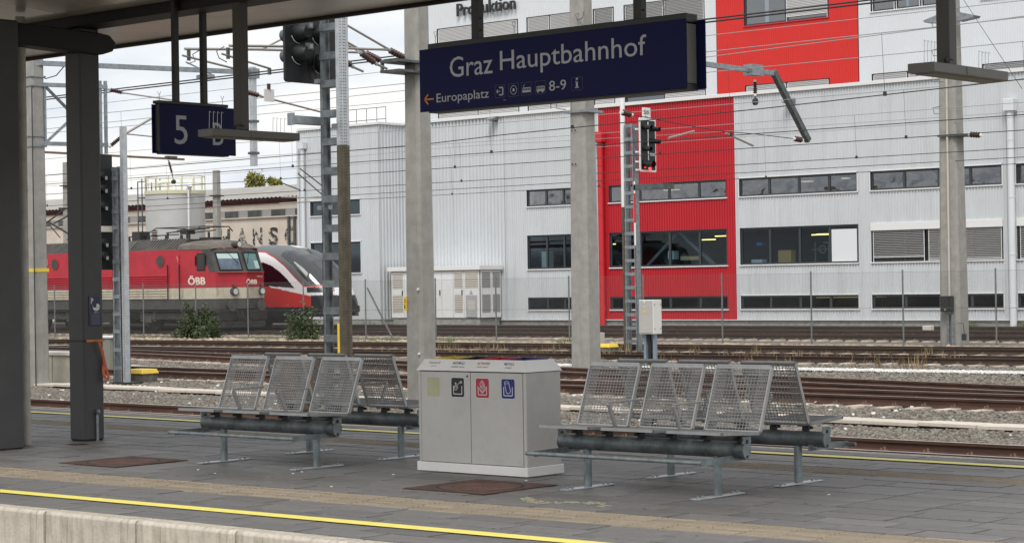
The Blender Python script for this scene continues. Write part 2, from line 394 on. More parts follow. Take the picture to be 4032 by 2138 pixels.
CLIP = clip_mb().mesh('rail_clip', M_CLIP)
def track(label, f, xa, xb, top, body, zsl=-0.600, step=0.6, sleepers=True):
    n = max(2, int(abs(xb - xa) / 3)); path = [(xa + (xb - xa) * i / n, f(xa + (xb - xa) * i / n)) for i in range(n + 1)]
    t = thing('railway_track', label, 'railway track', (path[n // 2][0], path[n // 2][1], -0.62), 'railway tracks beyond the platform')
    rail(t, path, -1, top, body); rail(t, path, 1, top, body)
    if sleepers:
        x = xa; parts = []
        while x < xb:
            y = f(x); parts.append((x, y)); x += step
        near = sorted([q for q in parts if -1.46 * q[1] - 2 < q[0] < -0.5 * q[1] + 2], key=lambda q: q[0] ** 2 + q[1] ** 2)[:90]
        keep = set(near); rest = MB()
        for (x, y) in parts:
            ang = math.atan((f(x + .5) - f(x - .5)))
            if (x, y) in keep:
                o = link_mesh('sleeper', SL, t, Vector((x + random.uniform(-.02, .02), y, zsl - 0.145 + random.uniform(-.012, .008))) - origin_of(t)); o.rotation_euler.z = ang
                c = link_mesh('rail_clips', CLIP, o); c['kind'] = 'stuff'
            else:
                rest.box(x - .11, x + .11, y - 1.28, y + 1.28, zsl - .14, zsl - .004)
        if rest.v: rest.build('sleepers_far', M_SLEEPER, t, kind='stuff')
    return t
track('rusty track with shiny rails running right along the far platform edge', t1c, -70, 2, M_RAILTOP, M_RUST)
track('second track from the platform, in front of the junction box and its ballast strip', pc, -80, -2, M_RAILTOP, M_RUST)
track('third track out, slanting in from the left to meet the second', qc, -92, -10, M_RAILTOP, M_RUST)
track('dull track with dry weeds between its rails in front of the ladder signal mast', lambda x: 45.8 + 0.05 * (x + 35), -110, -8, M_RAILTOP_D, M_RUST_B, -0.60)
track('dull track directly behind the ladder signal mast, just before the wire fence', lambda x: 51.6 + 0.047 * (x + 35), -110, -8, M_RAILTOP_D, M_RUST_B, -0.60)
track('track under the red locomotive just behind the wire fence', lambda x: 62.45, -150, -12, M_RAILTOP_D, M_RUST_B, -0.60)
track('track under the white and red railcar behind the locomotive', lambda x: 67.45, -150, -12, M_RAILTOP_D, M_RUST_B, -0.60)
track('last track, closest to the concrete plinth of the grey factory', lambda x: 72.6, -150, -12, M_RAILTOP_D, M_RUST_B, -0.60, sleepers=False)

# ================================================================ platform
def e_near(x): return 9.10
def y_near(x): return 9.66 + 0.0214 * (x + 11)
def tl_near(x): return 10.50 + 0.0225 * (x + 11)
def tu_near(x): return 11.06 + 0.0240 * (x + 11)
SN, SF = 0.0225, -0.0295
def e_far(x): return 16.31 + SF * (x + 15)
pf = MB()
pf.prism([(-60, e_near(-60)), (8, e_near(8)), (8, e_far(8)), (-60, e_far(-60))], lambda u, v, w: (u, v, w), -1.0, -0.040)
platform = pf.build('platform', M_JOINT, kind='structure')
pav = MB().hexa([(-.2975, -.1375, 0), (.2975, -.1375, 0), (.2975, .1375, 0), (-.2975, .1375, 0), (-.2935, -.1315, .04), (.2935, -.1315, .04), (.2935, .1315, .04), (-.2935, .1315, .04)]).mesh('paver', M_PAVER)
pav_s = MB().hexa([(-.2975, -.130, 0), (.2975, -.130, 0), (.2975, .130, 0), (-.2975, .130, 0), (-.2935, -.124, .04), (.2935, -.124, .04), (.2935, .124, .04), (-.2935, .124, .04)]).mesh('paver', M_PAVER)
def tact_mesh(w, d):
    m = MB().box(-w / 2, w / 2, -d / 2, d / 2, 0, .034); n = 5
    for i in range(n):
        y = -d / 2 + d * (i + .5) / n; h = d / n * .34
        m.hexa([(-w / 2 + .003, y - h, .034), (w / 2 - .003, y - h, .034), (w / 2 - .003, y + h, .034), (-w / 2 + .003, y + h, .034), (-w / 2 + .006, y - h * .6, .039), (w / 2 - .006, y - h * .6, .039), (w / 2 - .006, y + h * .6, .039), (-w / 2 + .006, y + h * .6, .039)])
    return m.mesh('tactile_tile', M_TACT)
TA = tact_mesh(.275, .275); TB = tact_mesh(.275, .205)
pavers = []; tacts = []
def in_hole(x, y):
    return False
g = np.random.default_rng(5)
def row(base, off, slope, kind, length, zo, jit=0.0, seed=0):
    r = np.random.default_rng(seed); x = -60 + (r.choice([0.0, 0.0, .5, .5, .18]) + r.uniform(0, .03)) * length
    while x < 7:
        y = base + off + slope * (x + 11) if slope > 0 else base + off + slope * (x + 15)
        (pavers if kind[0] == 'p' else tacts).append((x, y, zo + r.uniform(-.0025, .0025), math.atan(slope) + r.normal(0, .0025), kind)); x += length
for i in range(5): row(9.23, .28 * i, SN, 'p', .603, -.041, seed=10 + i)
for i in range(2): row(10.64, .28 * i, 0.0232, 'ta', .281, -.041, seed=20 + i)
for i in range(10): row(11.21, .2835 * i, SN, 'p', .603, -.041, seed=30 + i)
for i in range(5): row(16.17, -.2685 * i, SF, 'ps', .603, -.044, seed=50 + i)
for i in range(2): row(14.865, -.212 * i, SF, 'tb', .281, -.044, seed=60 + i)
for i in range(5): row(14.41, -.2685 * i, SF, 'ps', .603, -.0465, seed=70 + i)
def lay(lst, name, meshes, cap, matl, rest_name):
    lst = [q for q in lst if not in_hole(q[0], q[1]) and q[1] > 9.0]
    vis = sorted([q for q in lst if in_view(q[0], q[1], 0, 0.004)], key=lambda q: (Vector((q[0], q[1], 0)).dot(fwd)))
    keep = vis[:cap]; ks = set(id(q) for q in keep); rest = MB()
    for q in keep:
        o = link_mesh(name, meshes[q[4]], platform, (q[0], q[1], q[2])); o.rotation_euler = (random.uniform(-.0018, .0018), random.uniform(-.0012, .0012), q[3])
    for q in lst:
        if id(q) in ks or q[0] < -34 or q[0] > 2: continue
        me = meshes[q[4]]; n = len(rest.v); c, s = math.cos(q[3]), math.sin(q[3])
        for v in me.vertices: rest.v.append((q[0] + v.co.x * c - v.co.y * s, q[1] + v.co.x * s + v.co.y * c, q[2] + v.co.z))
        for p in me.polygons: rest.f.append(tuple(n + i for i in p.vertices))
    o = rest.build(rest_name, matl, platform, kind='stuff')
lay(pavers, 'paver', {'p': pav, 'ps': pav_s}, 300, M_PAVER, 'pavers_beyond')
lay(tacts, 'tactile_tile', {'ta': TA, 'tb': TB}, 300, M_TACT, 'tactile_tiles_beyond')
def strip(f, w, z, xa, xb, name, m):
    s = MB(); n = 30
    for i in range(n + 1):
        x = xa + (xb - xa) * i / n; s.v += [(x, f(x) - w / 2, z), (x, f(x) + w / 2, z)]
    for i in range(n): s.f.append((2 * i, 2 * i + 2, 2 * i + 3, 2 * i + 1))
    return s.build(name, m, platform)
strip(y_near, .15, .0055, -34, 4, 'yellow_line', M_YELLOW)
strip(lambda x: 15.81 + SF * (x + 15), .15, .0045, -34, 4, 'yellow_line', M_YELLOW)
# precast edge blocks with a rounded coping, open joints between them
x = -20.722
blk = MB().prism([(-.17, -1.0), (0, -1.0), (0, -.002), (-.15, 0), (-.17, -.02)], lambda u, v, w: (w, u, v), -.509, .509).mesh('edge_block', M_COPING, bevel=.006)
while x < 0:
    o = link_mesh('edge_block', blk, platform, (x + .52, 9.095 + random.uniform(-.006, .004), random.uniform(-.005, .004))); x += 1.042
MB().box(-26, 4, 8.985, 9.09, -1.0, -.03).build('edge_joint_filler', mat('joint_mortar', (0.16, 0.13, 0.10), 0.95, var=0.3, vscale=12), platform)
fb = MB()
for i in range(60):
    xa = -56 + i * 1.0; xm = xa + .5
    if -27 < xa < -4: continue
    fb.box(xa, xa + .99, e_far(xm), e_far(xm) + .12, -.5, -.002)
fb.build('far_edge_blocks', M_COPING, platform, kind='stuff')
for i in range(24):
    xa = -27 + i; xm = xa + .5; yy = e_far(xm); a = math.atan(SF)
    o = link_mesh('edge_block', bpy.data.meshes.get('far_edge_block') or MB().box(-.495, .495, 0, .12, -.5, -.002).mesh('far_edge_block', M_COPING, bevel=.004), platform, (xm, yy, 0)); o.rotation_euler.z = a
# pale scuff marks on the pavers in front of the right hand bench
sc = MB()
for k in range(90):
    x = random.uniform(-10.05, -9.20); y = 11.42 + 0.09 * math.sin((x + 9.6) * 9) + random.gauss(0, .035); l = random.uniform(.01, .05)
    sc.box(x, x + l, y, y + random.uniform(.004, .016), -.002, .0042)
sc.build('paint_scuffs', mat('pale_scuff', (0.36, 0.35, 0.24), 0.9), platform, kind='stuff')
lt = MB()
for (x, y) in ((-13.0, 11.9), (-13.05, 12.05), (-14.0, 11.7), (-11.9, 11.3), (-13.6, 11.55), (-10.9, 12.5), (-8.3, 12.9), (-12.2, 12.3)): lt.box(x, x + .02, y, y + .012, .0, .006)
gs = MB(); gg = np.random.default_rng(77)
for k in range(170):
    x, y = gg.uniform(-24, -4), gg.uniform(9.4, 16); r_ = gg.uniform(.005, .014); n_ = len(gs.v)
    for q in range(6): gs.v.append((x + r_ * math.cos(q * 1.047), y + r_ * math.sin(q * 1.047), .0035))
    gs.f.append(tuple(range(n_, n_ + 6)))
gs.build('gum_spots', mat('gum_dark', (.045, .042, .04), .8, island=.5), platform, kind='stuff')
lt.build('litter_specks', M_WHITE, platform, kind='stuff')

# ---------------------------------------------------------------- manhole covers
M_IRON = mat('rusty_iron', (0.085, 0.046, 0.036), 0.85, var=0.35, vscale=7, bump=0.3, bscale=60)
def manhole(cx, cy, s, label, rim=True):
    t = thing('manhole_cover', label, 'manhole cover', (cx, cy, 0), 'rusty covers set into the platform')
    f = MB(); h = s / 2; r = s * .40; n = 40; z = .007
    for k in range(n):
        a, b = 2 * math.pi * k / n, 2 * math.pi * (k + 1) / n
        def sq(t_):
            c, d = math.cos(t_), math.sin(t_); q = h / max(abs(c), abs(d)); return (cx + c * q, cy + d * q, z)
        f.poly([sq(a), sq(b), (cx + r * math.cos(b), cy + r * math.sin(b), z), (cx + r * math.cos(a), cy + r * math.sin(a), z)])
    f.box(cx - h, cx + h, cy - h, cy + h, -.045, .0035)
    f.build('frame', M_IRON, t)
    l = MB(); l.tube([(cx, cy, -.02), (cx, cy, .0065)], r - .014, 40)
    for i in range(-4, 5):
        for j in range(-4, 5):
            if math.hypot(i, j) * .065 < r - .08: l.box(cx + i * .065 - .02, cx + i * .065 + .02, cy + j * .065 - .02, cy + j * .065 + .02, .004, .0078)
    l.build('lid', mat('rusty_iron_lid', (0.125, 0.066, 0.050), 0.8, var=0.3, vscale=6, bump=0.3, bscale=60), t)
    rg = MB()
    for k in range(n):
        a, b = 2 * math.pi * k / n, 2 * math.pi * (k + 1) / n
        rg.poly([(cx + q_ * math.cos(w_), cy + q_ * math.sin(w_), .0074) for q_, w_ in ((r - .022, a), (r + .004, a), (r + .004, b), (r - .022, b))])
    rg.build('gap_shade_ring', M_JOINT, t)  # dark annulus paints in the shaded gap between lid and frame
manhole(-10.86, 11.925, .86, 'large square rusty manhole cover on the paving in front of the waste bins')
manhole(-15.23, 11.86, .84, 'square rusty manhole cover on the paving left of the left benches')
manhole(-17.35, 12.93, .16, 'tiny rusty drain cap at the foot of the downpipe')

# ================================================================ canopy
M_SOFFIT = mat('soffit_sheet', (0.50, 0.47, 0.415), 0.25, 0.1, var=0.05, vscale=2, spec=0.6)
M_GIRDER = mat('girder_black', (0.012, 0.012, 0.012), 0.6)
CY = 12.8
def soffit_z(y): return 4.42 + abs(y - CY) * 0.067
canopy = thing('platform_canopy', 'dark platform canopy roof with columns along the top left', 'canopy', (-17.7, 12.8, 0))
for i in range(18):
    xa = -41.4 + i * 2.0
    for ya, yb in ((CY, 16.2), (9.4, CY)):
        m = MB(); za, zb = soffit_z(ya), soffit_z(yb)
        m.hexa([(xa + .006, ya + .004, za), (xa + 1.994, ya + .004, za), (xa + 1.994, yb - .004, zb), (xa + .006, yb - .004, zb), (xa + .006, ya + .004, za + .03), (xa + 1.994, ya + .004, za + .03), (xa + 1.994, yb - .004, zb + .03), (xa + .006, yb - .004, zb + .03)])
        m.build('soffit_panel', M_SOFFIT, canopy)
rf = MB(); rf.hexa([(-42, 9.3, 4.70), (-5.35, 9.3, 4.70), (-5.35, 16.25, 4.70), (-42, 16.25, 4.70), (-42, 9.3, 4.88), (-5.35, 9.3, 4.88), (-5.35, 16.25, 4.88), (-42, 16.25, 4.88)]); rf.build('roof_slab', M_BLACKM, canopy)
MB().box(-42, -5.38, 16.205, 16.26, 4.63, 4.695).build('fascia', M_BLACKM, canopy, bevel=.004)
MB().box(-42, -5.38, 16.18, 16.215, 4.600, 4.628).build('drip_edge', M_BLACKM, canopy)
MB().box(-42, -5.38, 9.30, 9.39, 4.58, 4.69).build('fascia', M_BLACKM, canopy, bevel=.004)
MB().box(-42, -5.38, 13.18, 13.50, 4.33, 4.56).build('girder', M_GIRDER, canopy, bevel=.006)
arm = MB(); arm.prism([(11.5, 4.12), (13.48, 4.055), (13.62, 4.10), (13.66, 4.19), (13.58, 4.265), (13.45, 4.28), (11.5, 4.33)], lambda u, v, w: (w, u, v), -17.80, -17.56)
arm.build('cantilever_arm', M_GIRDER, canopy, bevel=.01)
MB().box(-17.905, -17.64, 13.24, 13.50, 0, 4.335).build('column', M_ANTH, canopy, bevel=.018)
MB().box(-18.05, -17.39, 11.86, 12.31, 0, 4.30).build('column', M_ANTH, canopy, bevel=.018)
for xc in (-29.5,):
    MB().box(xc - .13, xc + .13, 13.24, 13.50, 0, 4.335).build('column', M_ANTH, canopy, bevel=.018)
pipe = MB().tube([(-17.79, 12.61, 0), (-17.79, 12.61, 4.40)], .052, 16).build('downpipe', mat('pipe_grey', (0.56, 0.535, 0.48), 0.5, 0.0, var=0.15, vscale=5), canopy, smooth=True)
for z in (.93, 1.10, 2.6):
    MB().tube([(-17.79, 12.61, z), (-17.79, 12.61, z + .03)], .058, 14).build('pipe_clamp', MATS['pipe_grey'], pipe)
# flat conduit with a ball top at the column foot
c = thing('cable_conduit', 'short steel conduit with ball top on the column foot', 'conduit', (-17.62, 13.40, 0))
MB().box(-17.638, -17.62, 13.375, 13.405, 0, .27).build('strip', M_GALV, c)
MB().tube([(-17.615, 13.39, .27), (-17.615, 13.39, .30), (-17.615, 13.39, .325)], [.018, .028, .012], 10).build('cap', M_GALV, c, smooth=True)
# strap round the column and its hanging orange loop
st = thing('tie_strap', 'orange ratchet strap tied round the dark column, its loop hanging down', 'strap', (-17.63, 13.38, 1.0))
MB().box(-17.911, -17.634, 13.234, 13.506, 1.035, 1.060).build('black_band', M_BLACK, st)
MB().box(-17.6335, -17.629, 13.27, 13.50, 1.036, 1.060).build('band_printed_part', M_ORANGE, st)
M_STRAP = mat('orange_webbing', (0.66, 0.16, 0.075), 0.8, var=0.3, vscale=25)
lp = MB(); path = [(13.395, 1.062), (13.41, 1.00), (13.44, .93), (13.468, .84), (13.50, .76), (13.528, .69), (13.53, .655), (13.505, .635), (13.475, .645), (13.462, .68), (13.462, .74), (13.475, .81), (13.478, .86)]
pp = [Vector((-17.60 + .015 * math.sin(i), y, z)) for i, (y, z) in enumerate(path)]
for i in range(len(pp) - 1): lp.bar(pp[i], pp[i + 1], .030, .005, (1, 0, 0))
lp.build('hanging_loop', M_STRAP, st)
# pram parking sign on the column
sg = thing('pram_sign', 'small blue pram parking sign with white P on the dark column', 'sign', (-17.638, 13.385, 1.36))
MB().box(-17.637, -17.631, 13.31, 13.462, 1.205, 1.525).build('panel', mat('pram_sign_blue', (0.028, 0.03, 0.085), 0.4), sg, bevel=.002)
text_mb('P', (-17.6305, 13.333, 1.435), (0, 1, 0), (0, 0, 1), .032, .062, .001, .01).build('letter', M_WHITE, sg)
pr = MB(); X = -17.6305
pr.prism([(13.385 + .045 * math.cos(a), 1.432 - .035 + .036 * math.sin(a)) for a in [math.pi + k * math.pi / 10 for k in range(11)]], lambda u, v, w: (w, u + .015, v), X, X + .001)
pr.prism([(13.401, 1.40), (13.445, 1.40), (13.44, 1.425), (13.425, 1.438), (13.405, 1.435)], lambda u, v, w: (w, u, v), X + .0002, X + .0012)
pr.bar((X, 13.352, 1.42), (X, 13.365, 1.395), .002, .004, (1, 0, 0))
for yy in (13.384, 13.418):
    for k in range(10):
        a, b = 2 * math.pi * k / 10, 2 * math.pi * (k + 1) / 10
        pr.bar((X, yy + .011 * math.cos(a), 1.345 + .011 * math.sin(a)), (X, yy + .011 * math.cos(b), 1.345 + .011 * math.sin(b)), .002, .003, (1, 0, 0))
pr.build('pram_pictogram', M_WHITE, sg)
bd = MB()
for a, b in (((13.316, 1.335), (13.456, 1.335)), ((13.316, 1.52), (13.456, 1.52)), ((13.316, 1.335), (13.316, 1.52)), ((13.456, 1.335), (13.456, 1.52))): bd.bar((X, *a), (X, *b), .002, .0022, (1, 0, 0))
tx = MB(); rr = random.Random(3)
for k in range(9):
    z = 1.318 - k * .0118; y = 13.33 + rr.uniform(0, .012)
    while y < 13.445:
        l = rr.uniform(.006, .018); tx.box(X, X + .0008, y, min(y + l, 13.448), z - .004, z); y += l + .004
bd.build('border', mat('dim_white', (0.25, 0.25, 0.32), 0.6), sg); tx.build('small_print', mat('dim_white', (0.25, 0.25, 0.32), 0.6), sg)

# ---------------------------------------------------------------- hanging lamps
M_LUM = mat('luminaire_grey', (0.155, 0.148, 0.135), 0.45, var=0.05, vscale=4)
M_LUMD = mat('luminaire_underside', (0.22, 0.20, 0.15), 0.5)
def spikes(mb, x, y0, n, z0, h, dy=.05):
    for k in range(n):
        y = y0 + k * dy; mb.tube([(x, y, z0), (x + .002, y + .004, z0 + h)], .0022, 5); mb.bar((x, y + .004, z0 + h), (x + .01, y + .02, z0 + h - .012), .003, .003)
def lamp(x, y0, z0, yp, label):
    t = thing('hanging_lamp', label, 'lamp', (x - .11, yp, z0), 'grey lamps hanging from the canopy')
    MB().box(x - .165, x - .055, yp - .055, yp + .055, z0 + .08, soffit_z(yp) - .005).build('post', mat('lamp_post_brown', (0.085, 0.08, 0.072), 0.5), t, bevel=.006)
    b = MB().prism([(x - .22, z0 + .075), (x, z0 + .075), (x, z0 + .005), (x - .03, z0), (x - .19, z0), (x - .22, z0 + .005)], lambda u, v, w: (u, w, v), y0, y0 + 1.12)
    o = b.build('housing', M_LUM, t, bevel=.004)
    MB().box(x - .185, x - .035, y0 + .05, y0 + 1.07, z0 - .006, z0 - .001).build('diffuser', M_LUMD, t)
    MB().box(x + .0005, x + .004, y0 + .48, y0 + .62, z0 + .012, z0 + .066).build('joint_cover', M_LUM, o)
    cb = MB().tube([(x - .04, yp - .14, z0 + .075), (x - .05, yp - .13, z0 + .11), (x - .06, yp - .07, z0 + .125), (x - .06, yp - .01, z0 + .115)], .010, 8).build('cable', M_BLACK, t, smooth=True)
    s = MB(); spikes(s, x - .11, y0 + .05, 4, z0 + .075, .17); spikes(s, x - .11, y0 + .86, 4, z0 + .075, .15); s.build('bird_spikes', M_STEEL, t)
lamp(-15.0, 12.79, 3.02, 13.245, 'grey hanging lamp in front of the 5 B sign')
lamp(-7.55, 13.24, 3.07, 13.62, 'grey hanging lamp at the upper right before the concrete mast')

# ---------------------------------------------------------------- big station sign
sx0, sx1, sy, sz0, sz1 = -12.29, -9.385, 12.80, 3.065, 3.60
s1 = thing('station_sign', 'long dark blue station name sign reading Graz Hauptbahnhof', 'sign', (-10.84, 12.9, 3.05))
MB().box(sx0, sx1 - .06, sy, sy + .012, sz0, sz1).build('front_panel', M_BLUE, s1, bevel=.002)
MB().box(sx0 + .06, sx1, sy + .165, sy + .177, sz0, sz1).build('back_panel', M_BLUE, s1, bevel=.002)
fr = MB(); fr.box(sx0 + .09, sx1 - .07, sy + .013, sy + .164, sz1 - .02, sz1 + .045); fr.box(sx0 + .09, sx1 - .07, sy + .013, sy + .164, sz0 - .012, sz0 + .04)
fr.box(sx0 + .09, sx0 + .13, sy + .013, sy + .164, sz0 + .04, sz1 - .02); fr.build('frame', M_BLACKM, s1, bevel=.003)
MB().box(sx1 - .11, sx1 - .085, sy + .013, sy + .164, sz0 + .045, sz1 - .03).build('end_cover', mat('end_cover_grey', (0.22, 0.22, 0.20), 0.5), s1)
for xp in (-11.69, -9.96):
    p = MB().box(xp - .038, xp + .038, sy + .05, sy + .13, sz1 + .045, soffit_z(sy) - .004).build('hanger_post', M_BLACKM, s1, bevel=.005)
    b = MB()
    for z in (sz1 + .12, sz1 + .22, sz1 + .62): b.tube([(xp - .05, sy + .09, z), (xp + .05, sy + .09, z)], .008, 6)
    b.build('bolt', M_BLACKM, p)
LX = Vector((1, 0, 0)); LZ = Vector((0, 0, 1)); fy = sy - .0015
text_mb('Graz', (-11.93, fy, 3.335), LX, LZ, .485, .172, .0012, .001).build('lettering', M_LETTER, s1)
text_mb('Hauptbahnhof', (-11.36, fy, 3.300), LX, LZ, 1.53, .214, .0012, .001).build('lettering', M_LETTER, s1)
text_mb('Europaplatz', (-12.09, fy, 3.112), LX, LZ, .60, .098, .0012, .001).build('lettering', M_LETTER, s1)
text_mb('8-9', (-10.83, fy, 3.142), LX, LZ, .18, .082, .0012, .001).build('lettering', M_LETTER, s1)
def lines(segs, w, y, d=.0012):
    m = MB()
    for a, b in segs: m.hexa(_flat(a, b, w, y, d))
    return m
def _flat(a, b, w, y, d):
    a = Vector(a); b = Vector(b); t = (b - a).normalized(); n = Vector((-t.y, t.x)) * (w / 2)
    q = [a - n, b - n, b + n, a + n]
    return [(p.x, y - d, p.y) for p in q] + [(p.x, y, p.y) for p in q]
lines([((-12.235, 3.17), (-12.125, 3.17)), ((-12.235, 3.17), (-12.19, 3.212)), ((-12.235, 3.17), (-12.19, 3.128))], .013, sy - .0003).build('arrow', M_ORANGE, s1)
M_THIN = mat('thin_outline', (0.075, 0.08, 0.16), 0.5)
ic = MB(); ib = MB()
def frame_at(x0, x1): 
    z0, z1 = 3.128, 3.232
    for sgm in (((x0, z0), (x1, z0)), ((x0, z1), (x1, z1)), ((x0, z0), (x0, z1)), ((x1, z0), (x1, z1))): ib.hexa(_flat(*sgm, .0028, sy - .0003, .001))
for x0 in (-11.42, -11.27, -11.13, -10.98, -10.59):
    ib = MB(); frame_at(x0, x0 + .108); ib.build('pictogram_frame', M_THIN, s1)
for sg_ in (((-11.375, 3.21), (-11.335, 3.21)), ((-11.335, 3.21), (-11.335, 3.15)), ((-11.335, 3.15), (-11.375, 3.15))): ic.hexa(_flat(*sg_, .012, sy - .0003, .0012))
for sg_ in (((-11.405, 3.18), (-11.365, 3.18)), ((-11.405, 3.18), (-11.39, 3.195)), ((-11.405, 3.18), (-11.39, 3.165))): ic.hexa(_flat(*sg_, .007, sy - .0004, .0012))
for k in range(20):
    a, b = 2 * math.pi * k / 20, 2 * math.pi * (k + 1) / 20
    ic.hexa(_flat((-11.216 + .034 * math.cos(a), 3.18 + .036 * math.sin(a)), (-11.216 + .034 * math.cos(b), 3.18 + .036 * math.sin(b)), .0045, sy - .0003, .001))
ic.prism([(-11.216 + .012 * math.cos(2 * math.pi * k / 12), 3.18 + .014 * math.sin(2 * math.pi * k / 12)) for k in range(12)], lambda u, v, w: (u, w, v), sy - .0016, sy - .0003)
def vehicle(x0, wheels, panto):
    ic.box(x0, x0 + .09, sy - .0014, sy - .0003, 3.150, 3.166); ic.box(x0 + .004, x0 + .088, sy - .0014, sy - .0003, 3.184, 3.190)
    for k in range(6): ic.box(x0 + .004 + k * .0165, x0 + .009 + k * .0165, sy - .0014, sy - .0003, 3.166, 3.184)
    if wheels:
        for cx in (x0 + .02, x0 + .068): ic.prism([(cx + .011 * math.cos(2 * math.pi * k / 10), 3.148 + .011 * math.sin(2 * math.pi * k / 10)) for k in range(10)], lambda u, v, w: (u, w, v), sy - .0018, sy - .0004)
    if panto: ic.hexa(_flat((x0 + .02, 3.19), (x0 + .012, 3.205), .003, sy - .0003, .001)); ic.hexa(_flat((x0 + .012, 3.205), (x0 + .03, 3.216), .003, sy - .0003, .001))
    else: ic.box(x0 + .002, x0 + .01, sy - .0014, sy - .0003, 3.150, 3.19)
vehicle(-11.12, False, True); vehicle(-10.97, True, False)
for b in ((-10.556, -10.530, 3.195, 3.203), (-10.548, -10.528, 3.150, 3.203), (-10.558, -10.518, 3.146, 3.154)): ic.box(b[0], b[1], sy - .0014, sy - .0003, b[2], b[3])
ic.prism([(-10.538 + .011 * math.cos(2 * math.pi * k / 12), 3.219 + .010 * math.sin(2 * math.pi * k / 12)) for k in range(12)], lambda u, v, w: (u, w, v), sy - .0016, sy - .0003)
ic.box(-11.33, -11.305, sy - .0014, sy - .0003, 3.103, 3.106)
ic.build('pictograms', M_LETTER, s1)
def wire_y(mb, x, y, z, h=.09):
    mb.tube([(x, y, z), (x, y, z + h * .5)], .003, 5); mb.tube([(x, y, z + h * .5), (x - .02, y, z + h)], .0025, 5); mb.tube([(x, y, z + h * .5), (x + .02, y, z + h)], .0025, 5); mb.tube([(x - .02, y, z + h), (x + .02, y, z + h)], .002, 5)
for x in (-12.18, -11.28, -10.6, -9.72):
    w = MB(); wire_y(w, x, sy + .09, sz1 + .045, .11); w.build('bird_wire_holder', M_STEEL, s1)

# ---------------------------------------------------------------- 5 B platform sector sign (faces along the platform)
s2 = thing('platform_number_sign', 'dark blue hanging sign with a white 5 and a B', 'sign', (-15.9, 13.37, 2.9))
MB().box(-15.915, -15.90, 12.89, 13.86, 2.915, 3.395).build('front_panel', M_BLUE, s2, bevel=.002)
MB().box(-16.03, -16.015, 12.885, 13.80, 2.915, 3.395).build('back_panel', M_BLUE, s2, bevel=.002)
f2 = MB(); f2.box(-16.0145, -15.9155, 12.89, 13.78, 3.40, 3.43); f2.box(-16.0145, -15.9155, 12.93, 13.78, 2.905, 2.935); f2.box(-16.0145, -15.9155, 12.915, 12.945, 2.935, 3.40); f2.build('frame', M_BLACKM, s2, bevel=.003)
for yp in (13.14, 13.50):
    p = MB().box(-15.99, -15.935, yp - .03, yp + .03, 3.43, soffit_z(yp) - .004).build('hanger_post', M_BLACKM, s2, bevel=.004)
    b = MB()
    for z in (3.62, 3.72): b.tube([(-15.96, yp - .042, z), (-15.96, yp + .042, z)], .007, 6)
    b.build('bolt', M_BLACKM, p)
text_mb('5', (-15.8985, 13.065, 3.005), (0, 1, 0), LZ, .165, .285, .0012, .001).build('digit', M_LETTER, s2)
text_mb('B', (-15.8985, 13.555, 3.015), (0, 1, 0), LZ, .135, .225, .0012, .001).build('letter', M_LETTER, s2)
for y in (12.93, 13.74):
    w = MB(); w.tube([(-15.96, y, 3.43), (-15.96, y, 3.48)], .003, 5); w.tube([(-15.96, y, 3.48), (-15.96, y - .02, 3.52)], .0025, 5); w.tube([(-15.96, y, 3.48), (-15.96, y + .02, 3.52)], .0025, 5)
    w.build('bird_wire_holder', M_STEEL, s2)

# ================================================================ benches
M_TUBE = mat('bench_tube', (0.130, 0.147, 0.150), 0.45, 0.35, var=0.4, vscale=9, bump=0.05, bscale=40)
M_LEG = mat('bench_leg_galv', (0.24, 0.275, 0.285), 0.5, 0.5, var=0.3, vscale=11, stretch=(1, 1, .6))
M_MESH = mat('bench_wire_mesh', (0.32, 0.312, 0.30), 0.42, 0.45, var=0.15, vscale=10)
M_SEATF = mat('bench_seat_frame', (0.46, 0.455, 0.445), 0.38, 0.65, var=0.08, vscale=10)
M_SEATD = mat('bench_seat_edge', (0.34, 0.345, 0.35), 0.4, 0.5, var=0.1, vscale=10)
bench = thing('bench', 'front wire bench beyond the bins from the dark column, facing the viewer', 'bench', (-9.505, 12.35, 0), 'wire mesh platform benches')
BX, BY = -9.505, 12.35
def bp(x, y, z): return (BX + x, BY + y, z)
MB().tube([bp(-.875, 0, .352), bp(.875, 0, .352)], .061, 20).build('beam_tube', M_TUBE, bench, smooth=True)
for s in (-1, 1):
    pl = MB(); x = s * .876
    pl.prism([(.03 * math.cos(a) * 1.7, .352 + .06 * math.sin(a) * 1.05) for a in [k * math.pi / 8 for k in range(16)]], lambda u, v, w: bp(w, u, v), x - .006, x + .006)
    pl.box(BX + x - .006, BX + x + .006, BY - .05, BY + .05, .40, .452)
    pl.build('end_plate', M_LEG, bench)
    hp = MB()
    for z, r in ((.415, .016), (.305, .012)): hp.tube([bp(x - .008, 0, z), bp(x + .008, 0, z)], r, 10)
    hp.build('plate_hole', M_BLACK, bench)
    lg = MB().tube([bp(s * .615, 0, .008), bp(s * .615, 0, .30)], .032, 18).build('leg', M_LEG, bench, smooth=True)
    MB().box(BX + s * .615 - .04, BX + s * .615 + .04, BY - .29, BY + .29, .0, .011).build('foot_plate', M_GALV_L, lg, bevel=.003)
    bo = MB()
    for yy in (-.25, -.19, .19, .25): bo.tube([bp(s * .615, yy, .011), bp(s * .615, yy, .026)], .011, 6)
    bo.build('foot_bolt', M_GALV, lg)
fr = MB().tube([bp(-.86, -.44, .288), bp(.80, -.44, .288)], .0165, 10)
for s in (-1, 1): fr.bar(bp(s * .78, -.45, .286), bp(s * .78, .10, .292), .012, .045); fr.tube([bp(s * .80 - .03, .06, .29), bp(s * .80 + .03, .06, .29)], .014, 8)
fr.build('foot_rail', M_LEG, bench, smooth=True)
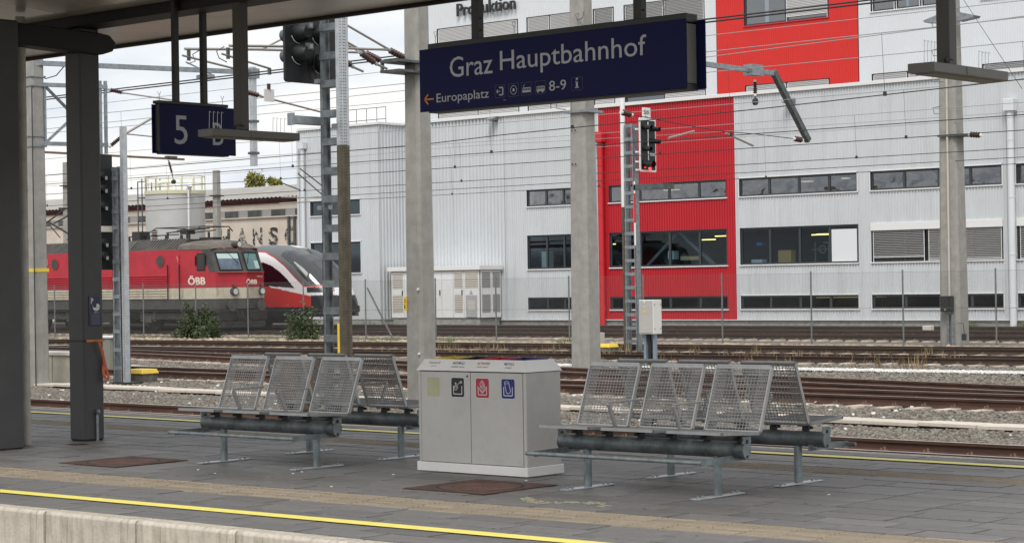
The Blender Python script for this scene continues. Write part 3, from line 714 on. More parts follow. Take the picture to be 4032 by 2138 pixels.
def wire_panel(mb, o, u, v, wu, hv):
    """woven panel spanning wu along u and hv along v from corner o"""
    o = Vector(o); u = Vector(u).normalized(); v = Vector(v).normalized(); n = u.cross(v)
    k = int(round(hv / .0233))
    for i in range(1, k): mb.bar(o + v * (hv * i / k), o + u * wu + v * (hv * i / k), .006, .0042, n)
    xs = [.014 + .0145 * i for i in range(6)]; xs = xs + [wu - x for x in xs]
    m = 10; a, b = .10, wu - .10; xs += [a + (b - a) * i / m for i in range(m + 1)]
    for x in xs: mb.bar(o + u * x - n * .003, o + u * x + v * hv - n * .003, .0045, .004, n)
def rim(mb, o, u, v, wu, hv, w=.018, d=.028, back=1):
    o = Vector(o); u = Vector(u).normalized(); v = Vector(v).normalized(); n = u.cross(v) * back
    for a, b in ((o, o + u * wu), (o + v * hv, o + u * wu + v * hv), (o, o + v * hv), (o + u * wu, o + u * wu + v * hv)):
        e = (b - a).normalized() * (w / 2); mb.bar(a - e - n * (d / 2 - .006), b + e - n * (d / 2 - .006), w, d, n)
for cx in (-.525, .085, .695):
    x0 = cx - .245
    so = Vector(bp(x0, -.395, .500)); sv = Vector((0, .465, -.024)); hv = sv.length
    m = MB(); rim(m, so, (1, 0, 0), sv, .49, hv, .012, .022); sf = m.build('seat', M_SEATD, bench)
    m = MB(); wire_panel(m, so, (1, 0, 0), sv, .49, hv); m.build('seat_mesh', M_MESH, sf)
    bo_ = Vector(bp(x0, .075, .482)); bv = Vector((0, .172, .470)); hb = bv.length
    m = MB(); rim(m, bo_, (1, 0, 0), bv, .49, hb, .012, .030)
    m.bar(bo_ + bv + Vector((0, 0, -.008)), bo_ + bv + Vector((.49, 0, -.008)), .012, .03, bv)
    bf = m.build('backrest', M_SEATF, bench)
    m = MB(); wire_panel(m, bo_, (1, 0, 0), bv, .49, hb); m.build('backrest_mesh', M_MESH, bf)
    for q in (-.15, .15):
        k = MB()
        k.bar(bp(cx + q, -.17, .468), bp(cx + q, .06, .462), .05, .022); k.bar(bp(cx + q, -.03, .462), bp(cx + q, -.02, .405), .06, .02, (0, 1, 0)); k.tube([bp(cx + q - .035, -.06, .435), bp(cx + q + .035, -.06, .435)], .014, 6)
        k.build('seat_bracket', M_BLACKM, bench)
for cx in (-.22, .39):
    m = MB(); m.bar(bp(cx, -.14, .485), bp(cx, -.225, .675), .022, .03, (0, 1, 0)); m.bar(bp(cx, -.235, .680), bp(cx, .145, .682), .010, .014)
    m.build('armrest', M_SEATF, bench, bevel=.003)
for loc, rz, lab in (((-9.535, 13.46, 0), math.pi, 'rear wire bench beyond the bins from the dark column, facing the far track'),
                     ((-13.83, 12.395, 0), 0, 'front wire bench between the dark column and the waste bins, facing the viewer'),
                     ((-13.91, 13.53, 0), math.pi, 'rear wire bench between the dark column and the waste bins, facing the far track')):
    c = copy_tree(bench, None, loc); c.rotation_euler.z = rz; c['label'] = lab

# ================================================================ waste separation bin
M_BIN = mat('bin_sheet', (0.53, 0.515, 0.49), 0.42, 0.25, var=0.05, vscale=2.2, bump=0.02, bscale=3)
stain(M_BIN, (0.33, 0.305, 0.275), (1.5, 1.5, 1.2), 0.52, 0.78, 0.35)
M_BINL = mat('bin_lid_sheet', (0.78, 0.765, 0.735), 0.45, 0.1, var=0.04, vscale=3)
x0, x1, y0, y1 = -12.265, -11.05, 12.705, 13.14
bn = thing('waste_bin', 'large beige steel recycling bin with four openings between the benches', 'waste bin', (-11.66, 12.92, 0))
MB().box(x0 - .018, x1 + .018, y0 - .016, y1 + .016, .004, .082).build('plinth', M_BINL, bn, bevel=.004)
MB().box(x0, x1, y0 + .014, y1, .0825, .855).build('carcass', mat('bin_gap', (0.03, 0.03, 0.03), 0.8), bn)
MB().box(x0 - .002, x0 + .024, y0, y1, .0825, .853).build('side_panel', M_BIN, bn, bevel=.003)
MB().box(x1 - .032, x1 + .002, y0, y1 + .002, .0825, .853).build('side_panel', M_BIN, bn, bevel=.003)
for a, b in ((x0 + .029, -11.667), (-11.661, x1 - .037)):
    MB().box(a, b, y0 - .001, y0 + .013, .087, .849).build('door', M_BIN, bn, bevel=.002)
lk = MB().tube([(-11.697, y0 - .004, .815), (-11.697, y0, .815)], .009, 10).build('lock', M_BLACK, bn)
ld = MB(); zb, zt, i_ = .858, .952, .052; xa, xb, ya, yb = x0 - .014, x1 + .014, y0 - .012, y1 + .014
A = [(xa, ya, zb), (xb, ya, zb), (xb, yb, zb), (xa, yb, zb)]; B = [(xa + i_, ya + i_, zt), (xb - i_, ya + i_, zt), (xb - i_, yb - i_, zt), (xa + i_, yb - i_, zt)]
Cc = [(xa + i_ + .03, ya + i_ + .03, zt), (xb - i_ - .03, ya + i_ + .03, zt), (xb - i_ - .03, yb - i_ - .03, zt), (xa + i_ + .03, yb - i_ - .03, zt)]
for k in range(4):
    j = (k + 1) % 4; ld.poly([A[k], A[j], B[j], B[k]]); ld.poly([B[k], B[j], Cc[j], Cc[k]]); ld.poly([Cc[k], Cc[j], tuple(Vector(Cc[j]) - Vector((0, 0, .12))), tuple(Vector(Cc[k]) - Vector((0, 0, .12)))])
ld.poly([A[3], A[2], A[1], A[0]])
ld.build('lid', M_BINL, bn)
cw = (Cc[1][0] - Cc[0][0]) / 4
for k, (cn, c) in enumerate((('yellow', (0.70, 0.46, 0.03)), ('black', (0.012, 0.012, 0.012)), ('red', (0.50, 0.02, 0.04)), ('blue', (0.045, 0.025, 0.16)))):
    m = MB(); a = Cc[0][0] + k * cw + .004; b = a + cw - .008; f, r = Cc[0][1] + .004, Cc[3][1] - .004
    for p, q in (((a, f), (a + .03, r)), ((b, f), (b - .03, r))): m.hexa([(p[0], f, zt - .11), (p[0] + .004, f, zt - .11), (p[0] + .004, r, zt - .11), (p[0], r, zt - .11), (p[0], f, zt + .002), (p[0] + .004, f, zt + .002), (p[0] + .004, r, zt + .012), (p[0], r, zt + .012)])
    m.hexa([(a, r, zt - .11), (b, r, zt - .11), (b, r + .004, zt - .11), (a, r + .004, zt - .11), (a, r, zt + .011), (b, r, zt + .011), (b, r + .004, zt + .011), (a, r + .004, zt + .011)])
    m.hexa([(a, f + .02, zt - .10), (b, f + .02, zt - .10), (b, r - .02, zt - .02), (a, r - .02, zt - .02), (a, f + .02, zt - .096), (b, f + .02, zt - .096), (b, r - .02, zt - .016), (a, r - .02, zt - .016)])
    m.build('inner_funnel', mat('funnel_' + cn, c, 0.4), bn, label=cn + ' funnel under the lid opening')
def rrect(xa, xb, za, zb, r, n=5):
    out = []
    for cx, cz, a0 in ((xb - r, zb - r, 0), (xa + r, zb - r, 90), (xa + r, za + r, 180), (xb - r, za + r, 270)):
        for k in range(n + 1):
            a = math.radians(a0 + 90 * k / n); out.append((cx + r * math.cos(a), cz + r * math.sin(a)))
    return out
def plate(poly, y, d): return MB().prism(poly, lambda u, v, w: (u, w, v), y - d, y)
yy = y0 - .0012
def seg(mb, pts, w, y, closed=False):
    q = list(pts) + ([pts[0]] if closed else [])
    for a, b in zip(q[:-1], q[1:]): mb.hexa(_flat(a, b, w, y, .0007))
W_ = mat('sticker_white', (0.62, 0.61, 0.62), 0.5)
def sticker(xa, xb, col, nm, kind):
    t = plate(rrect(xa, xb, .64, .80, .018), yy, .0012).build('sticker', mat('sticker_' + nm, col, 0.4), bn, label=nm + ' waste sticker')
    o = MB(); seg(o, rrect(xa - .003, xb + .003, .637, .803, .02), .005, yy - .0004, True)
    cx = (xa + xb) / 2; y = yy - .0013
    seg(o, [(cx - .047, .735), (cx - .047, .664), (cx + .047, .664), (cx + .047, .735)], .0075, y)
    if kind == 'apple':
        seg(o, [(cx - .02 + .024 * math.cos(k * .7) * (1 - .05 * k), .715 + .026 * math.sin(k * .7) * (1 - .05 * k)) for k in range(14)], .005, y)
        seg(o, [(cx - .022, .735), (cx - .03, .762), (cx - .008, .748)], .005, y); seg(o, [(cx, .74), (cx + .025, .765), (cx + .045, .775), (cx + .048, .758), (cx + .034, .755), (cx + .036, .772)], .005, y)
    if kind == 'paper':
        seg(o, [(cx - .03, .755), (cx, .785), (cx + .028, .742), (cx, .71)], .005, y, True); seg(o, [(cx - .036, .715), (cx, .742), (cx + .036, .722), (cx + .005, .69)], .005, y, True); seg(o, [(cx - .03, .70), (cx, .678), (cx + .036, .708)], .005, y)
        for k in range(4): seg(o, [(cx - .016 + k * .006, .757 - k * .008), (cx + .004 + k * .005, .773 - k * .009)], .003, y)
    if kind == 'can':
        seg(o, [(cx - .037, .765), (cx - .018, .688), (cx - .006, .682), (cx + .01, .683), (cx + .024, .692), (cx + .028, .70), (cx + .006, .776)], .005, y)
        seg(o, [(cx - .0155 + .0225 * math.cos(a), .772 + .010 * math.sin(a)) for a in [k * math.pi / 7 for k in range(14)]], .004, y, True)
    o.build('pictogram', W_, t)
    return t
sticker(-11.88, -11.735, (0.012, 0.012, 0.014), 'black', 'apple')
sticker(-11.60, -11.455, (0.40, 0.02, 0.05), 'red', 'paper')
sticker(-11.315, -11.17, (0.012, 0.018, 0.17), 'blue', 'can')
plate(rrect(-12.165, -12.02, .64, .80, .01), yy, .0008).build('sticker', mat('sticker_faded', (0.43, 0.44, 0.27), 0.6, var=0.08, vscale=8), bn, label='bleached yellow sticker without picture')
# words on the sloping front of the lid
sl = Vector((0, i_, zt - zb)).normalized()
def lid_text(s, xc, h, w, z, m, name='lettering', shear=.0):
    k = (z - zb) / (zt - zb); o = Vector((xc - w / 2, ya + i_ * k - .0012, z + .0005))
    text_mb(s, o, (1, 0, 0), sl, w, h, .0006, .006, shear=shear).build(name, m, bn)
MD, MF = mat('lid_print_dark', (0.09, 0.08, 0.09), 0.5), mat('lid_print_faded', (0.33, 0.32, 0.29), 0.5)
lid_text('Kunststoff', -12.09, .020, .125, .915, MF); lid_text('plastic', -12.09, .016, .07, .889, mat('lid_print_pale', (0.48, 0.46, 0.42), 0.5), shear=.2)
lid_text('RESTM\u00dcLL', -11.81, .026, .135, .913, MD); lid_text('residual waste', -11.81, .018, .15, .886, MF, shear=.2)
lid_text('ALTPAPIER', -11.53, .022, .14, .913, mat('lid_print_red', (0.36, 0.13, 0.11), 0.5)); lid_text('waste paper', -11.53, .018, .13, .886, mat('lid_print_redf', (0.46, 0.34, 0.31), 0.5), shear=.2)
lid_text('METALL', -11.245, .022, .11, .913, mat('lid_print_blue', (0.09, 0.085, 0.17), 0.5)); lid_text('metal', -11.245, .018, .07, .886, MF, shear=.2)

# ================================================================ grey and red factory building
M_CLAD = mat('silver_cladding', (0.60, 0.625, 0.645), 0.45, 0.05, var=0.03, vscale=.5)
stain(M_CLAD, (0.47, 0.485, 0.495), (.9, .9, .06), 0.48, 0.72, 0.5)
M_CLADW = mat('white_cladding', (0.66, 0.685, 0.71), 0.5, 0.0, var=0.02, vscale=.5)
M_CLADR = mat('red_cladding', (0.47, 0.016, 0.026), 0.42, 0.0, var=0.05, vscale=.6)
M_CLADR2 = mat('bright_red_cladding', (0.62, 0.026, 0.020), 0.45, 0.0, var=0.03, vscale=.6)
M_TRIM = mat('white_trim', (0.74, 0.74, 0.735), 0.45)
M_WFR = mat('window_frame_anthracite', (0.040, 0.046, 0.053), 0.4)
M_PLINTH = mat('plinth_concrete', (0.30, 0.30, 0.285), 0.9, var=0.22, vscale=5, bump=.3, bscale=20)
G_LOW = glass('window_glass', (0.85, 0.95, 1.0), .012, .85, .02, top=.13)
G_UP = glass('window_glass_wavy', (0.8, 0.85, 0.9), .14, .55, .03, wav=.14, top=.75)
G_TOP = glass('window_glass_top', (0.8, 0.88, 0.95), .16, .5, .03, top=.7)
M_SLAT = mat('blind_slat', (0.74, 0.74, 0.735), 0.45, 0.05)
fac = thing('factory_building', 'long grey factory with red wall panels, ribbon windows and white upper floors', 'building', (-60, 84, -.6))
def corr(mb, xa, xb, za, zb, y, pitch=.147, depth=.04, duty=.5):
    """trapezoidal sheet facing -Y; ribs stay on the same grid everywhere"""
    xs = [(xa, None)]; k0 = math.floor(xa / pitch) - 1; k1 = math.ceil(xb / pitch) + 1
    prof = []
    for k in range(k0, k1):
        b = k * pitch; prof += [(b, 0), (b + pitch * .34, 0), (b + pitch * .46, depth), (b + pitch * .88, depth)]
    def yat(x):
        for (p, q), (r, s) in zip(prof[:-1], prof[1:]):
            if p <= x <= r: return q + (s - q) * ((x - p) / (r - p) if r > p else 0)
        return 0
    pts = [(xa, yat(xa))] + [p for p in prof if xa + 1e-4 < p[0] < xb - 1e-4] + [(xb, yat(xb))]
    n = len(mb.v)
    for x, d in pts: mb.v += [(x, y + d, za), (x, y + d, zb)]
    for i in range(len(pts) - 1): mb.f.append((n + 2 * i, n + 2 * i + 2, n + 2 * i + 3, n + 2 * i + 1))
def wall(name, m, xa, xb, za, zb, y, holes, parent=None, label=None, **kw):
    zs = sorted(set([za, zb] + [min(max(h[i], za), zb) for h in holes for i in (2, 3)])); mb = MB()
    for z0, z1 in zip(zs[:-1], zs[1:]):
        if z1 - z0 < 1e-4: continue
        cut = sorted([(max(h[0], xa), min(h[1], xb)) for h in holes if h[2] < z1 - 1e-4 and h[3] > z0 + 1e-4 and h[1] > xa and h[0] < xb]); x = xa
        for a, b in cut:
            if a > x + 1e-4: corr(mb, x, a, z0, z1, y, **kw)
            x = max(x, b)
        if x < xb - 1e-4: corr(mb, x, xb, z0, z1, y, **kw)
    return mb.build(name, m, parent or fac, label=label)
def window(xa, xb, za, zb, y, mull, gl, blinds=(), trim=None, side_trim=False, box=False, sill=True):
    f = MB(); d0, d1 = y + .06, y + .15; w = .075
    for a, b, c, d in ((xa, xb, zb - w, zb), (xa, xb, za, za + w), (xa, xa + w, za + w, zb - w), (xb - w, xb, za + w, zb - w)): f.box(a, b, d0, d1, c, d)
    for mx in mull: f.box(mx - .06, mx + .06, d0, d1, za + w, zb - w)
    f.box(xa - .01, xb + .01, y - .005, d0, zb, zb + .02); f.box(xa - .012, xa, y - .005, d0, za, zb); f.box(xb, xb + .012, y - .005, d0, za, zb)
    o = f.build('window', M_WFR, fac)
    edges = [xa + w] + [v for mx in mull for v in (mx - .06, mx + .06)] + [xb - w]
    for i in range(0, len(edges), 2): MB().box(edges[i], edges[i + 1], d0 + .035, d0 + .045, za + w, zb - w).build('pane', gl, o)
    if sill: MB().box(xa - .05, xb + .05, y - .05, y + .055, za - .055, za - .002).build('sill', trim or M_TRIM, o, bevel=.004)
    if side_trim:
        s = MB(); s.box(xa - .055, xa - .013, y - .03, y + .05, za, zb + .05); s.box(xb + .013, xb + .055, y - .03, y + .05, za, zb + .05); s.box(xa - .055, xb + .055, y - .03, y + .05, zb + .021, zb + .06); s.build('reveal_trim', trim or M_TRIM, o)
    for (a, b, top, bot, tilt, kind) in blinds:
        s = MB(); z = top
        if kind == 'slats':
            while z > bot: s.bar((a, y + .028, z), (b, y + .028, z), .055, .006, (0, tilt, 1)); z -= .075
            s.bar((a, y + .028, bot), (b, y + .028, bot), .06, .03)
            for gx in (a - .01, b + .01): s.box(gx - .012, gx + .012, y + .01, y + .045, za, top)
        else: s.box(a, b, y + .03, y + .04, bot, top)
        s.build('blind', M_SLAT if kind == 'slats' else mat('roller_blind', (0.70, 0.73, 0.75), 0.6), o)
    if box: MB().box(xa - .02, xb + .02, y - .055, y + .055, zb - .30, zb + .03).build('blind_box', M_TRIM, o, bevel=.005)
    return o
FY = 79.0
rows = {'low': (.16, .76), 'mid': (2.21, 3.90), 'up': (5.38, 6.20)}
bays = {'A': (-68.45, -63.95), 'R': (-63.12, -56.12), 'C': (-55.36, -49.02), 'D': (-48.31, -41.92), 'E': (-41.24, -34.6), 'F': (-33.9, -27.4)}
mulls = {'A': (-67.21, -66.08, -65.0), 'R': (-61.27, -59.5, -57.73), 'C': (-53.74, -52.12, -50.51), 'D': (-46.65, -44.95, -43.43), 'E': (-39.6, -37.9, -36.2), 'F': (-32.3, -30.7, -29.1)}
holes = [(a, b, z0, z1) for (a, b) in bays.values() for (z0, z1) in rows.values()]
ZT = 10.05
wall('cladding', M_CLAD, -77.2, -69.87, -.32, ZT, FY, [], pitch=.24, depth=.075, label='deeply ribbed silver cladding behind the cabinets')
wall('cladding', M_CLAD, -69.85, -63.78, -.32, ZT, FY, holes)
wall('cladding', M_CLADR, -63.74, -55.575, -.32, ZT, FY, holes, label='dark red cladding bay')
wall('cladding', M_CLAD, -55.55, -20, -.32, ZT, FY, holes)
for x in (-69.86, -63.76, -55.56): MB().box(x - .025, x + .025, FY - .025, FY + .02, -.32, ZT).build('corner_strip', M_TRIM if x > -64 and x < -60 else M_CLAD, fac)
MB().box(-77.2, -20, FY - .09, FY + .30, ZT, ZT + .16).build('parapet_cap', M_TRIM, fac, bevel=.01)
MB().box(-77.2, -20, FY - .06, FY + .05, -.36, -.325).build('drip_strip', M_TRIM, fac)
MB().box(-77.2, -20, FY + .05, FY + .3, -1.0, -.365).build('plinth', M_PLINTH, fac)
MB().box(-77.3, -20, FY + .31, 100, 9.7, 9.9).build('flat_roof', mat('roof_gravel', (0.3, 0.3, 0.29), .9), fac)
for k, (xa, xb) in bays.items():
    tr = M_TRIM
    for r, (z0, z1) in rows.items():
        bl = []; bx = False; gl = G_UP if r == 'up' else G_LOW
        if r == 'mid' and k == 'D': bl = [(-48.22, -45.70, 3.6, 2.42, .6, 'slats'), (-45.45, -42.0, 3.6, 2.26, 1.0, 'slats')]; bx = True
        if r == 'mid' and k == 'E': bl = [(-41.1, -34.7, 3.6, 2.25, .6, 'slats')]; bx = True
        if r == 'mid' and k == 'C': bl = [(-50.40, -49.08, 3.72, 2.28, 0, 'roller')]
        window(xa, xb, z0, z1, FY, mulls[k], gl, bl, tr, side_trim=(k in 'CDE' and r != 'mid'), box=bx)
# rainwater pipes
def dpipe(x, ztop, m, hopper):
    p = MB().tube([(x, FY - .19, -.60), (x, FY - .19, ztop)], .15, 14).build('downpipe', m, fac, smooth=True)
    if hopper: MB().box(x - .24, x + .24, FY - .40, FY - .01, ztop, ztop + .52).build('hopper', m, p, bevel=.02)
    for z in (.2, 2.4, 4.8, 7.2): MB().tube([(x, FY - .19, z), (x, FY - .19, z + .05)], .165, 14).build('pipe_clamp', m, p)
dpipe(-63.48, 8.35, M_RED, True); dpipe(-41.38, 8.42, M_CLADW, True)
# left block that stands two metres forward
LY = 77.0
lh = [(-82.3, -78.45, 5.32, 6.10), (-82.3, -78.45, 2.2, 3.84)]
wall('cladding', M_CLAD, -83.15, -77.02, -.28, 10.0, LY, lh, pitch=.147)
sw = MB()
q = []
k = 0; y = LY
while y < FY + .08: q += [(y, 0), (y + .08, 0), (y + .11, .06), (y + .21, .06)]; y += .24
n = len(sw.v)
for yy_, d in q: sw.v += [(-77.0 - d, yy_, -.28), (-77.0 - d, yy_, 10.0)]
for i in range(len(q) - 1): sw.f.append((n + 2 * i, n + 2 * i + 2, n + 2 * i + 3, n + 2 * i + 1))
sw.build('cladding', M_CLAD, fac)
MB().box(-83.2, -76.93, LY - .08, LY + .25, 10.0, 10.12).build('parapet_cap', M_TRIM, fac); MB().box(-77.2, -76.93, LY + .25, FY - .091, 10.0, 10.12).build('parapet_cap', M_TRIM, fac)
MB().box(-83.15, -77.05, LY + .05, LY + .3, -1.0, -.30).build('plinth', M_PLINTH, fac); MB().box(-83.2, -77.1, LY + .31, 90, 9.5, 9.8).build('flat_roof', mat('roof_gravel', (0.3, 0.3, 0.29), .9), fac)
MB().box(-83.3, -83.16, LY - .05, 90, -.6, 10.0).build('end_wall', M_CLAD, fac)
for (a, b, c, d), mu in zip(lh, ((-80.9, -79.6), (-80.9, -79.6))): window(a, b, c, d, LY, mu, G_LOW if c < 5 else G_LOW, [], M_TRIM, side_trim=True)
dp = MB().tube([(-82.7, LY - .16, 3.6), (-82.7, LY - .16, 9.0)], .11, 12).tube([(-82.7, LY - .16, 3.6), (-82.75, LY - .2, 3.3), (-83.0, LY - .3, 3.0), (-83.4, LY - .35, 2.85)], .11, 12)
dp.build('downpipe', M_CLADW, fac, smooth=True); MB().box(-82.9, -82.5, LY - .33, LY - .01, 9.0, 9.35).build('hopper', M_CLADW, fac)
# upper floors, set back behind the parapet
UY = 84.0; ZTOP = 19.5
uw = [(-79.24, -73.25, 14.0, 15.77, (-76.25,), 'closed'), (-72.6, -69.4, 14.0, 15.77, (-71.0,), 'half'), (-68.0, -66.62, 14.0, 15.77, (), 'slats'), (-65.95, -60.82, 14.0, 15.77, (-63.4,), 'slats'), (-58.42, -53.55, 14.0, 15.77, (-56.0,), 'right'), (-51.2, -47.45, 14.0, 15.77, (-49.9, -48.55), 'short'), (-45.45, -41.0, 14.0, 15.77, (-43.2,), 'slats'),
      (-79.24, -73.25, 9.95, 11.06, (-76.25,), 'closed'), (-72.6, -69.4, 9.95, 11.06, (-71.0,), 'closed'), (-68.0, -66.62, 9.95, 11.06, (), 'closed'), (-65.95, -60.82, 9.95, 11.06, (-63.4,), 'right'), (-58.42, -53.55, 9.95, 11.06, (-56.0,), 'half'), (-51.2, -47.45, 9.95, 11.06, (-49.3,), 'half'), (-45.45, -41.0, 9.95, 11.06, (-43.2,), 'slats'), (-39, -34.5, 9.95, 11.06, (-36.8,), 'slats')]
uh = [(u[0], u[1], u[2], u[3]) for u in uw]
kw = dict(pitch=.12, depth=.022)
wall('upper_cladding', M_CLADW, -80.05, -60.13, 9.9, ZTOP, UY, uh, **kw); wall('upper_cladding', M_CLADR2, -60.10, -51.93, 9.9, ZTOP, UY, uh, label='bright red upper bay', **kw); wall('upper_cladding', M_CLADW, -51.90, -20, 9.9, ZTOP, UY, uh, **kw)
MB().box(-80.2, -80.06, UY, 100, 9.9, ZTOP).build('end_wall', M_CLADW, fac); MB().box(-80.2, -20, UY - .1, 100, ZTOP, ZTOP + .3).build('flat_roof', M_TRIM, fac)
for (a, b, c, d, mu, kind) in uw:
    e = [a + .09] + [v for m_ in mu for v in (m_ - .07, m_ + .07)] + [b - .09]; pairs = [(e[i], e[i + 1]) for i in range(0, len(e), 2)]; bl = []
    for i, (p, q_) in enumerate(pairs):
        if kind in ('closed', 'slats'): bl.append((p, q_, d - .05, c + .06, 4.0 if kind == 'closed' else .9, 'slats'))
        elif kind == 'half': bl.append((p, q_, d - .05, c + .35, 2.5, 'slats'))
        elif kind == 'right' and i == len(pairs) - 1: bl.append((p, q_, d - .05, c + .22, 4.0, 'slats'))
        elif kind == 'short': bl.append((p, q_, d - .05, c + .62, 4.0, 'slats'))
    window(a, b, c, d, UY, mu, G_TOP, bl, M_RED if -59 < a < -53 else M_TRIM, side_trim=False, sill=c > 12)
pl = text_mb('Produktion', (-77.55, UY - .12, 16.30), LX, LZ, 4.32, .70, .10, .012); pl.build('roof_lettering', M_BLACKM, fac)
# rooftop rail and small wall lights
rr_ = MB()
for z in (11.35, 12.0):
    rr_.tube([(-83.0, 80.5, z - .7), (-79.9, 80.5, z - .7)], .025, 6)
for x in (-83.0, -82.2, -81.4, -80.6, -79.9): rr_.tube([(x, 80.5, 9.8), (x, 80.5, 11.3)], .022, 6)
rr_.build('roof_railing', M_GALV, fac)
def wall_light(x, z, y):
    m = MB(); m.prism([(-.55, .0), (-.16, .16), (-.02, .2), (-.02, .04), (-.2, -.04)], lambda u, v, w: (x + w, y + u, z + v), -.22, .22); m.box(x - .05, x + .05, y - .10, y, z - .1, z + .1)
    m.build('floodlight', M_GALV, fac)
wall_light(-52.4, 9.55, FY - .01); wall_light(-70.5, 9.9, FY - .01)
# dark rooms behind the glass with lit tubes
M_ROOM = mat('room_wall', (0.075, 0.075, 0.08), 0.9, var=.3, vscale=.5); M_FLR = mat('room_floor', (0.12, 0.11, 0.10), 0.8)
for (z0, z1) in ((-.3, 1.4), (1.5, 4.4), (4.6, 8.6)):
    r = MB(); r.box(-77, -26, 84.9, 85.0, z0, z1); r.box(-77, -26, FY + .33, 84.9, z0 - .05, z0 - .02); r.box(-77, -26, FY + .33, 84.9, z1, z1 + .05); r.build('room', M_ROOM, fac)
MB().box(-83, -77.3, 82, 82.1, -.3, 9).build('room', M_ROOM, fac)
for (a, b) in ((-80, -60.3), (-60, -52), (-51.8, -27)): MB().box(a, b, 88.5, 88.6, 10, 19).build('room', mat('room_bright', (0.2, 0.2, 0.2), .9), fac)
M_TUBEL = mat('lit_tube', (1, .9, .6), .5, emit=(1.0, .70, .20), estr=1.9)
for (x, y, z, l) in ((-58.6, 81.5, 3.62, 1.6), (-60.6, 83, 3.5, .9), (-53.4, 82, 3.55, 1.3), (-52.6, 81.2, 3.55, 1.4), (-66.0, 82, 3.4, .8)): MB().box(x, x + l, y, y + .10, z, z + .05).build('tube_lamp', M_TUBEL, fac)
M_TUBEW = mat('lit_panel', (1, 1, .9), .5, emit=(1.0, .86, .55), estr=1.6)
for (x, y, z, l) in ((-61.3, 81, 5.95, .8), (-58.3, 82, 6.15, .55), (-57.9, 82, 6.15, .3), (-53.6, 81.5, 6.05, .5), (-51.4, 81.5, 6.1, .3), (-50.8, 82, 6.15, .6), (-62.6, 80.5, 6.0, .25)): MB().box(x, x + l, y, y + .3, z, z + .04).build('ceiling_lamp', M_TUBEW, fac)
MB().box(-53.2, -50.6, 82.0, 84, .62, .66).build('tube_lamp', mat('lit_dim', (1, .9, .6), .5, emit=(.8, .6, .2), estr=.35), fac)
bx = MB(); M_BRACE = mat('steel_brace', (.16, .17, .17), .5, .3)
for a, b in (((-61.25, 79.6, 2.25), (-59.45, 79.6, 3.75)), ((-59.3, 79.6, 3.85), (-57.3, 79.6, 2.25))): bx.bar(a, b, .14, .18, (0, 1, 0))
bx.build('brace', M_BRACE, fac)
for (x0_, x1_, z0_, z1_, c, nm) in ((-59.95, -59.6, 2.55, 2.95, (.45, .55, .52), 'notice'), (-59.2, -58.1, 2.5, 2.68, (.42, .30, .13), 'carton'), (-67.95, -67.5, 2.3, 3.1, (.5, .5, .48), 'machine'), (-66.0, -65.3, 2.3, 2.65, (.55, .42, .25), 'carton'), (-55.1, -54.5, 2.3, 2.45, (.5, .5, .5), 'carton'), (-54.8, -54.5, 3.1, 3.25, (.02, .14, .35), 'notice'), (-53.6, -52.9, 2.28, 2.85, (.46, .26, .09), 'carton')):
    MB().box(x0_, x1_, 79.5, 79.9, z0_, z1_).build(nm, mat('room_item_%d' % int(abs(x0_ * 100)), c, .7), fac)
mc = MB()
for k in range(14):
    a, b = 2 * math.pi * k / 14, 2 * math.pi * (k + 1) / 14; mc.bar((-51.3 + .17 * math.cos(a), 79.7, 2.85 + .17 * math.sin(a)), (-51.3 + .17 * math.cos(b), 79.7, 2.85 + .17 * math.sin(b)), .05, .07, (0, 1, 0))
mc.bar((-51.9, 79.7, 2.85), (-50.8, 79.7, 2.85), .04, .04); mc.bar((-50.95, 79.7, 2.3), (-50.95, 79.7, 3.15), .09, .09); mc.bar((-51.7, 79.7, 2.3), (-51.7, 79.7, 3.2), .05, .05); mc.bar((-51.25, 79.7, 3.15), (-50.7, 79.7, 3.15), .07, .07)
mc.build('machine', M_BRACE, fac)

# ---------------------------------------------------------------- electrical cabinets in front of the ribbed wall
M_CAB = mat('cabinet_white', (0.76, 0.77, 0.765), .5, var=.03, vscale=1); M_CABG = mat('cabinet_grey', (.40, .41, .42), .5); M_LOUV = mat('louvre_beige', (.70, .66, .59), .5); M_CABD = mat('cabinet_gap', (.05, .05, .05), .8)
cab = thing('transformer_cabinet', 'row of white electrical cabinets with louvred doors against the ribbed grey wall', 'electrical cabinet', (-73.3, 78, -.6))
MB().box(-76.4, -70.3, 77.35, 78.85, -.8, -.25).build('base', M_PLINTH, cab)
MB().box(-76.5, -70.22, 77.32, 78.9, -.22, 2.22).build('carcass', M_CABD, cab)
MB().box(-76.66, -70.10, 77.16, 78.95, 2.225, 2.45).build('roof', M_TRIM, cab, bevel=.01)
def cdoor(a, b, lou, h=False, face='f'):
    def bxx(m, u0, u1, d0, d1, z0, z1):
        if face == 'f': m.box(u0, u1, 77.32 - d1, 77.32 - d0, z0, z1)
        else: m.box(-70.22 + d0, -70.22 + d1, u0, u1, z0, z1)
    m = MB(); bxx(m, a + .012, b - .012, 0.001, .03, -.20, 2.20); o = m.build('door', M_CAB, cab)
    for (z0, z1) in lou:
        l = MB(); z = z0
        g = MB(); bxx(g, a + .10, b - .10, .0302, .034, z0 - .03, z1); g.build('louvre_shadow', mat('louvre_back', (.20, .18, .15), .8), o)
        while z < z1 - .03: bxx(l, a + .09, b - .09, .034, .05, z, z + .055); z += .09
        l.build('louvre', M_LOUV if face == 'f' else M_CABG, o)
    if h: 
        k = MB(); bxx(k, b - .16, b - .10, .031, .06, .95, 1.22); k.build('handle', M_BLACK, o)
L2 = [(.10, .98), (1.35, 2.12)]
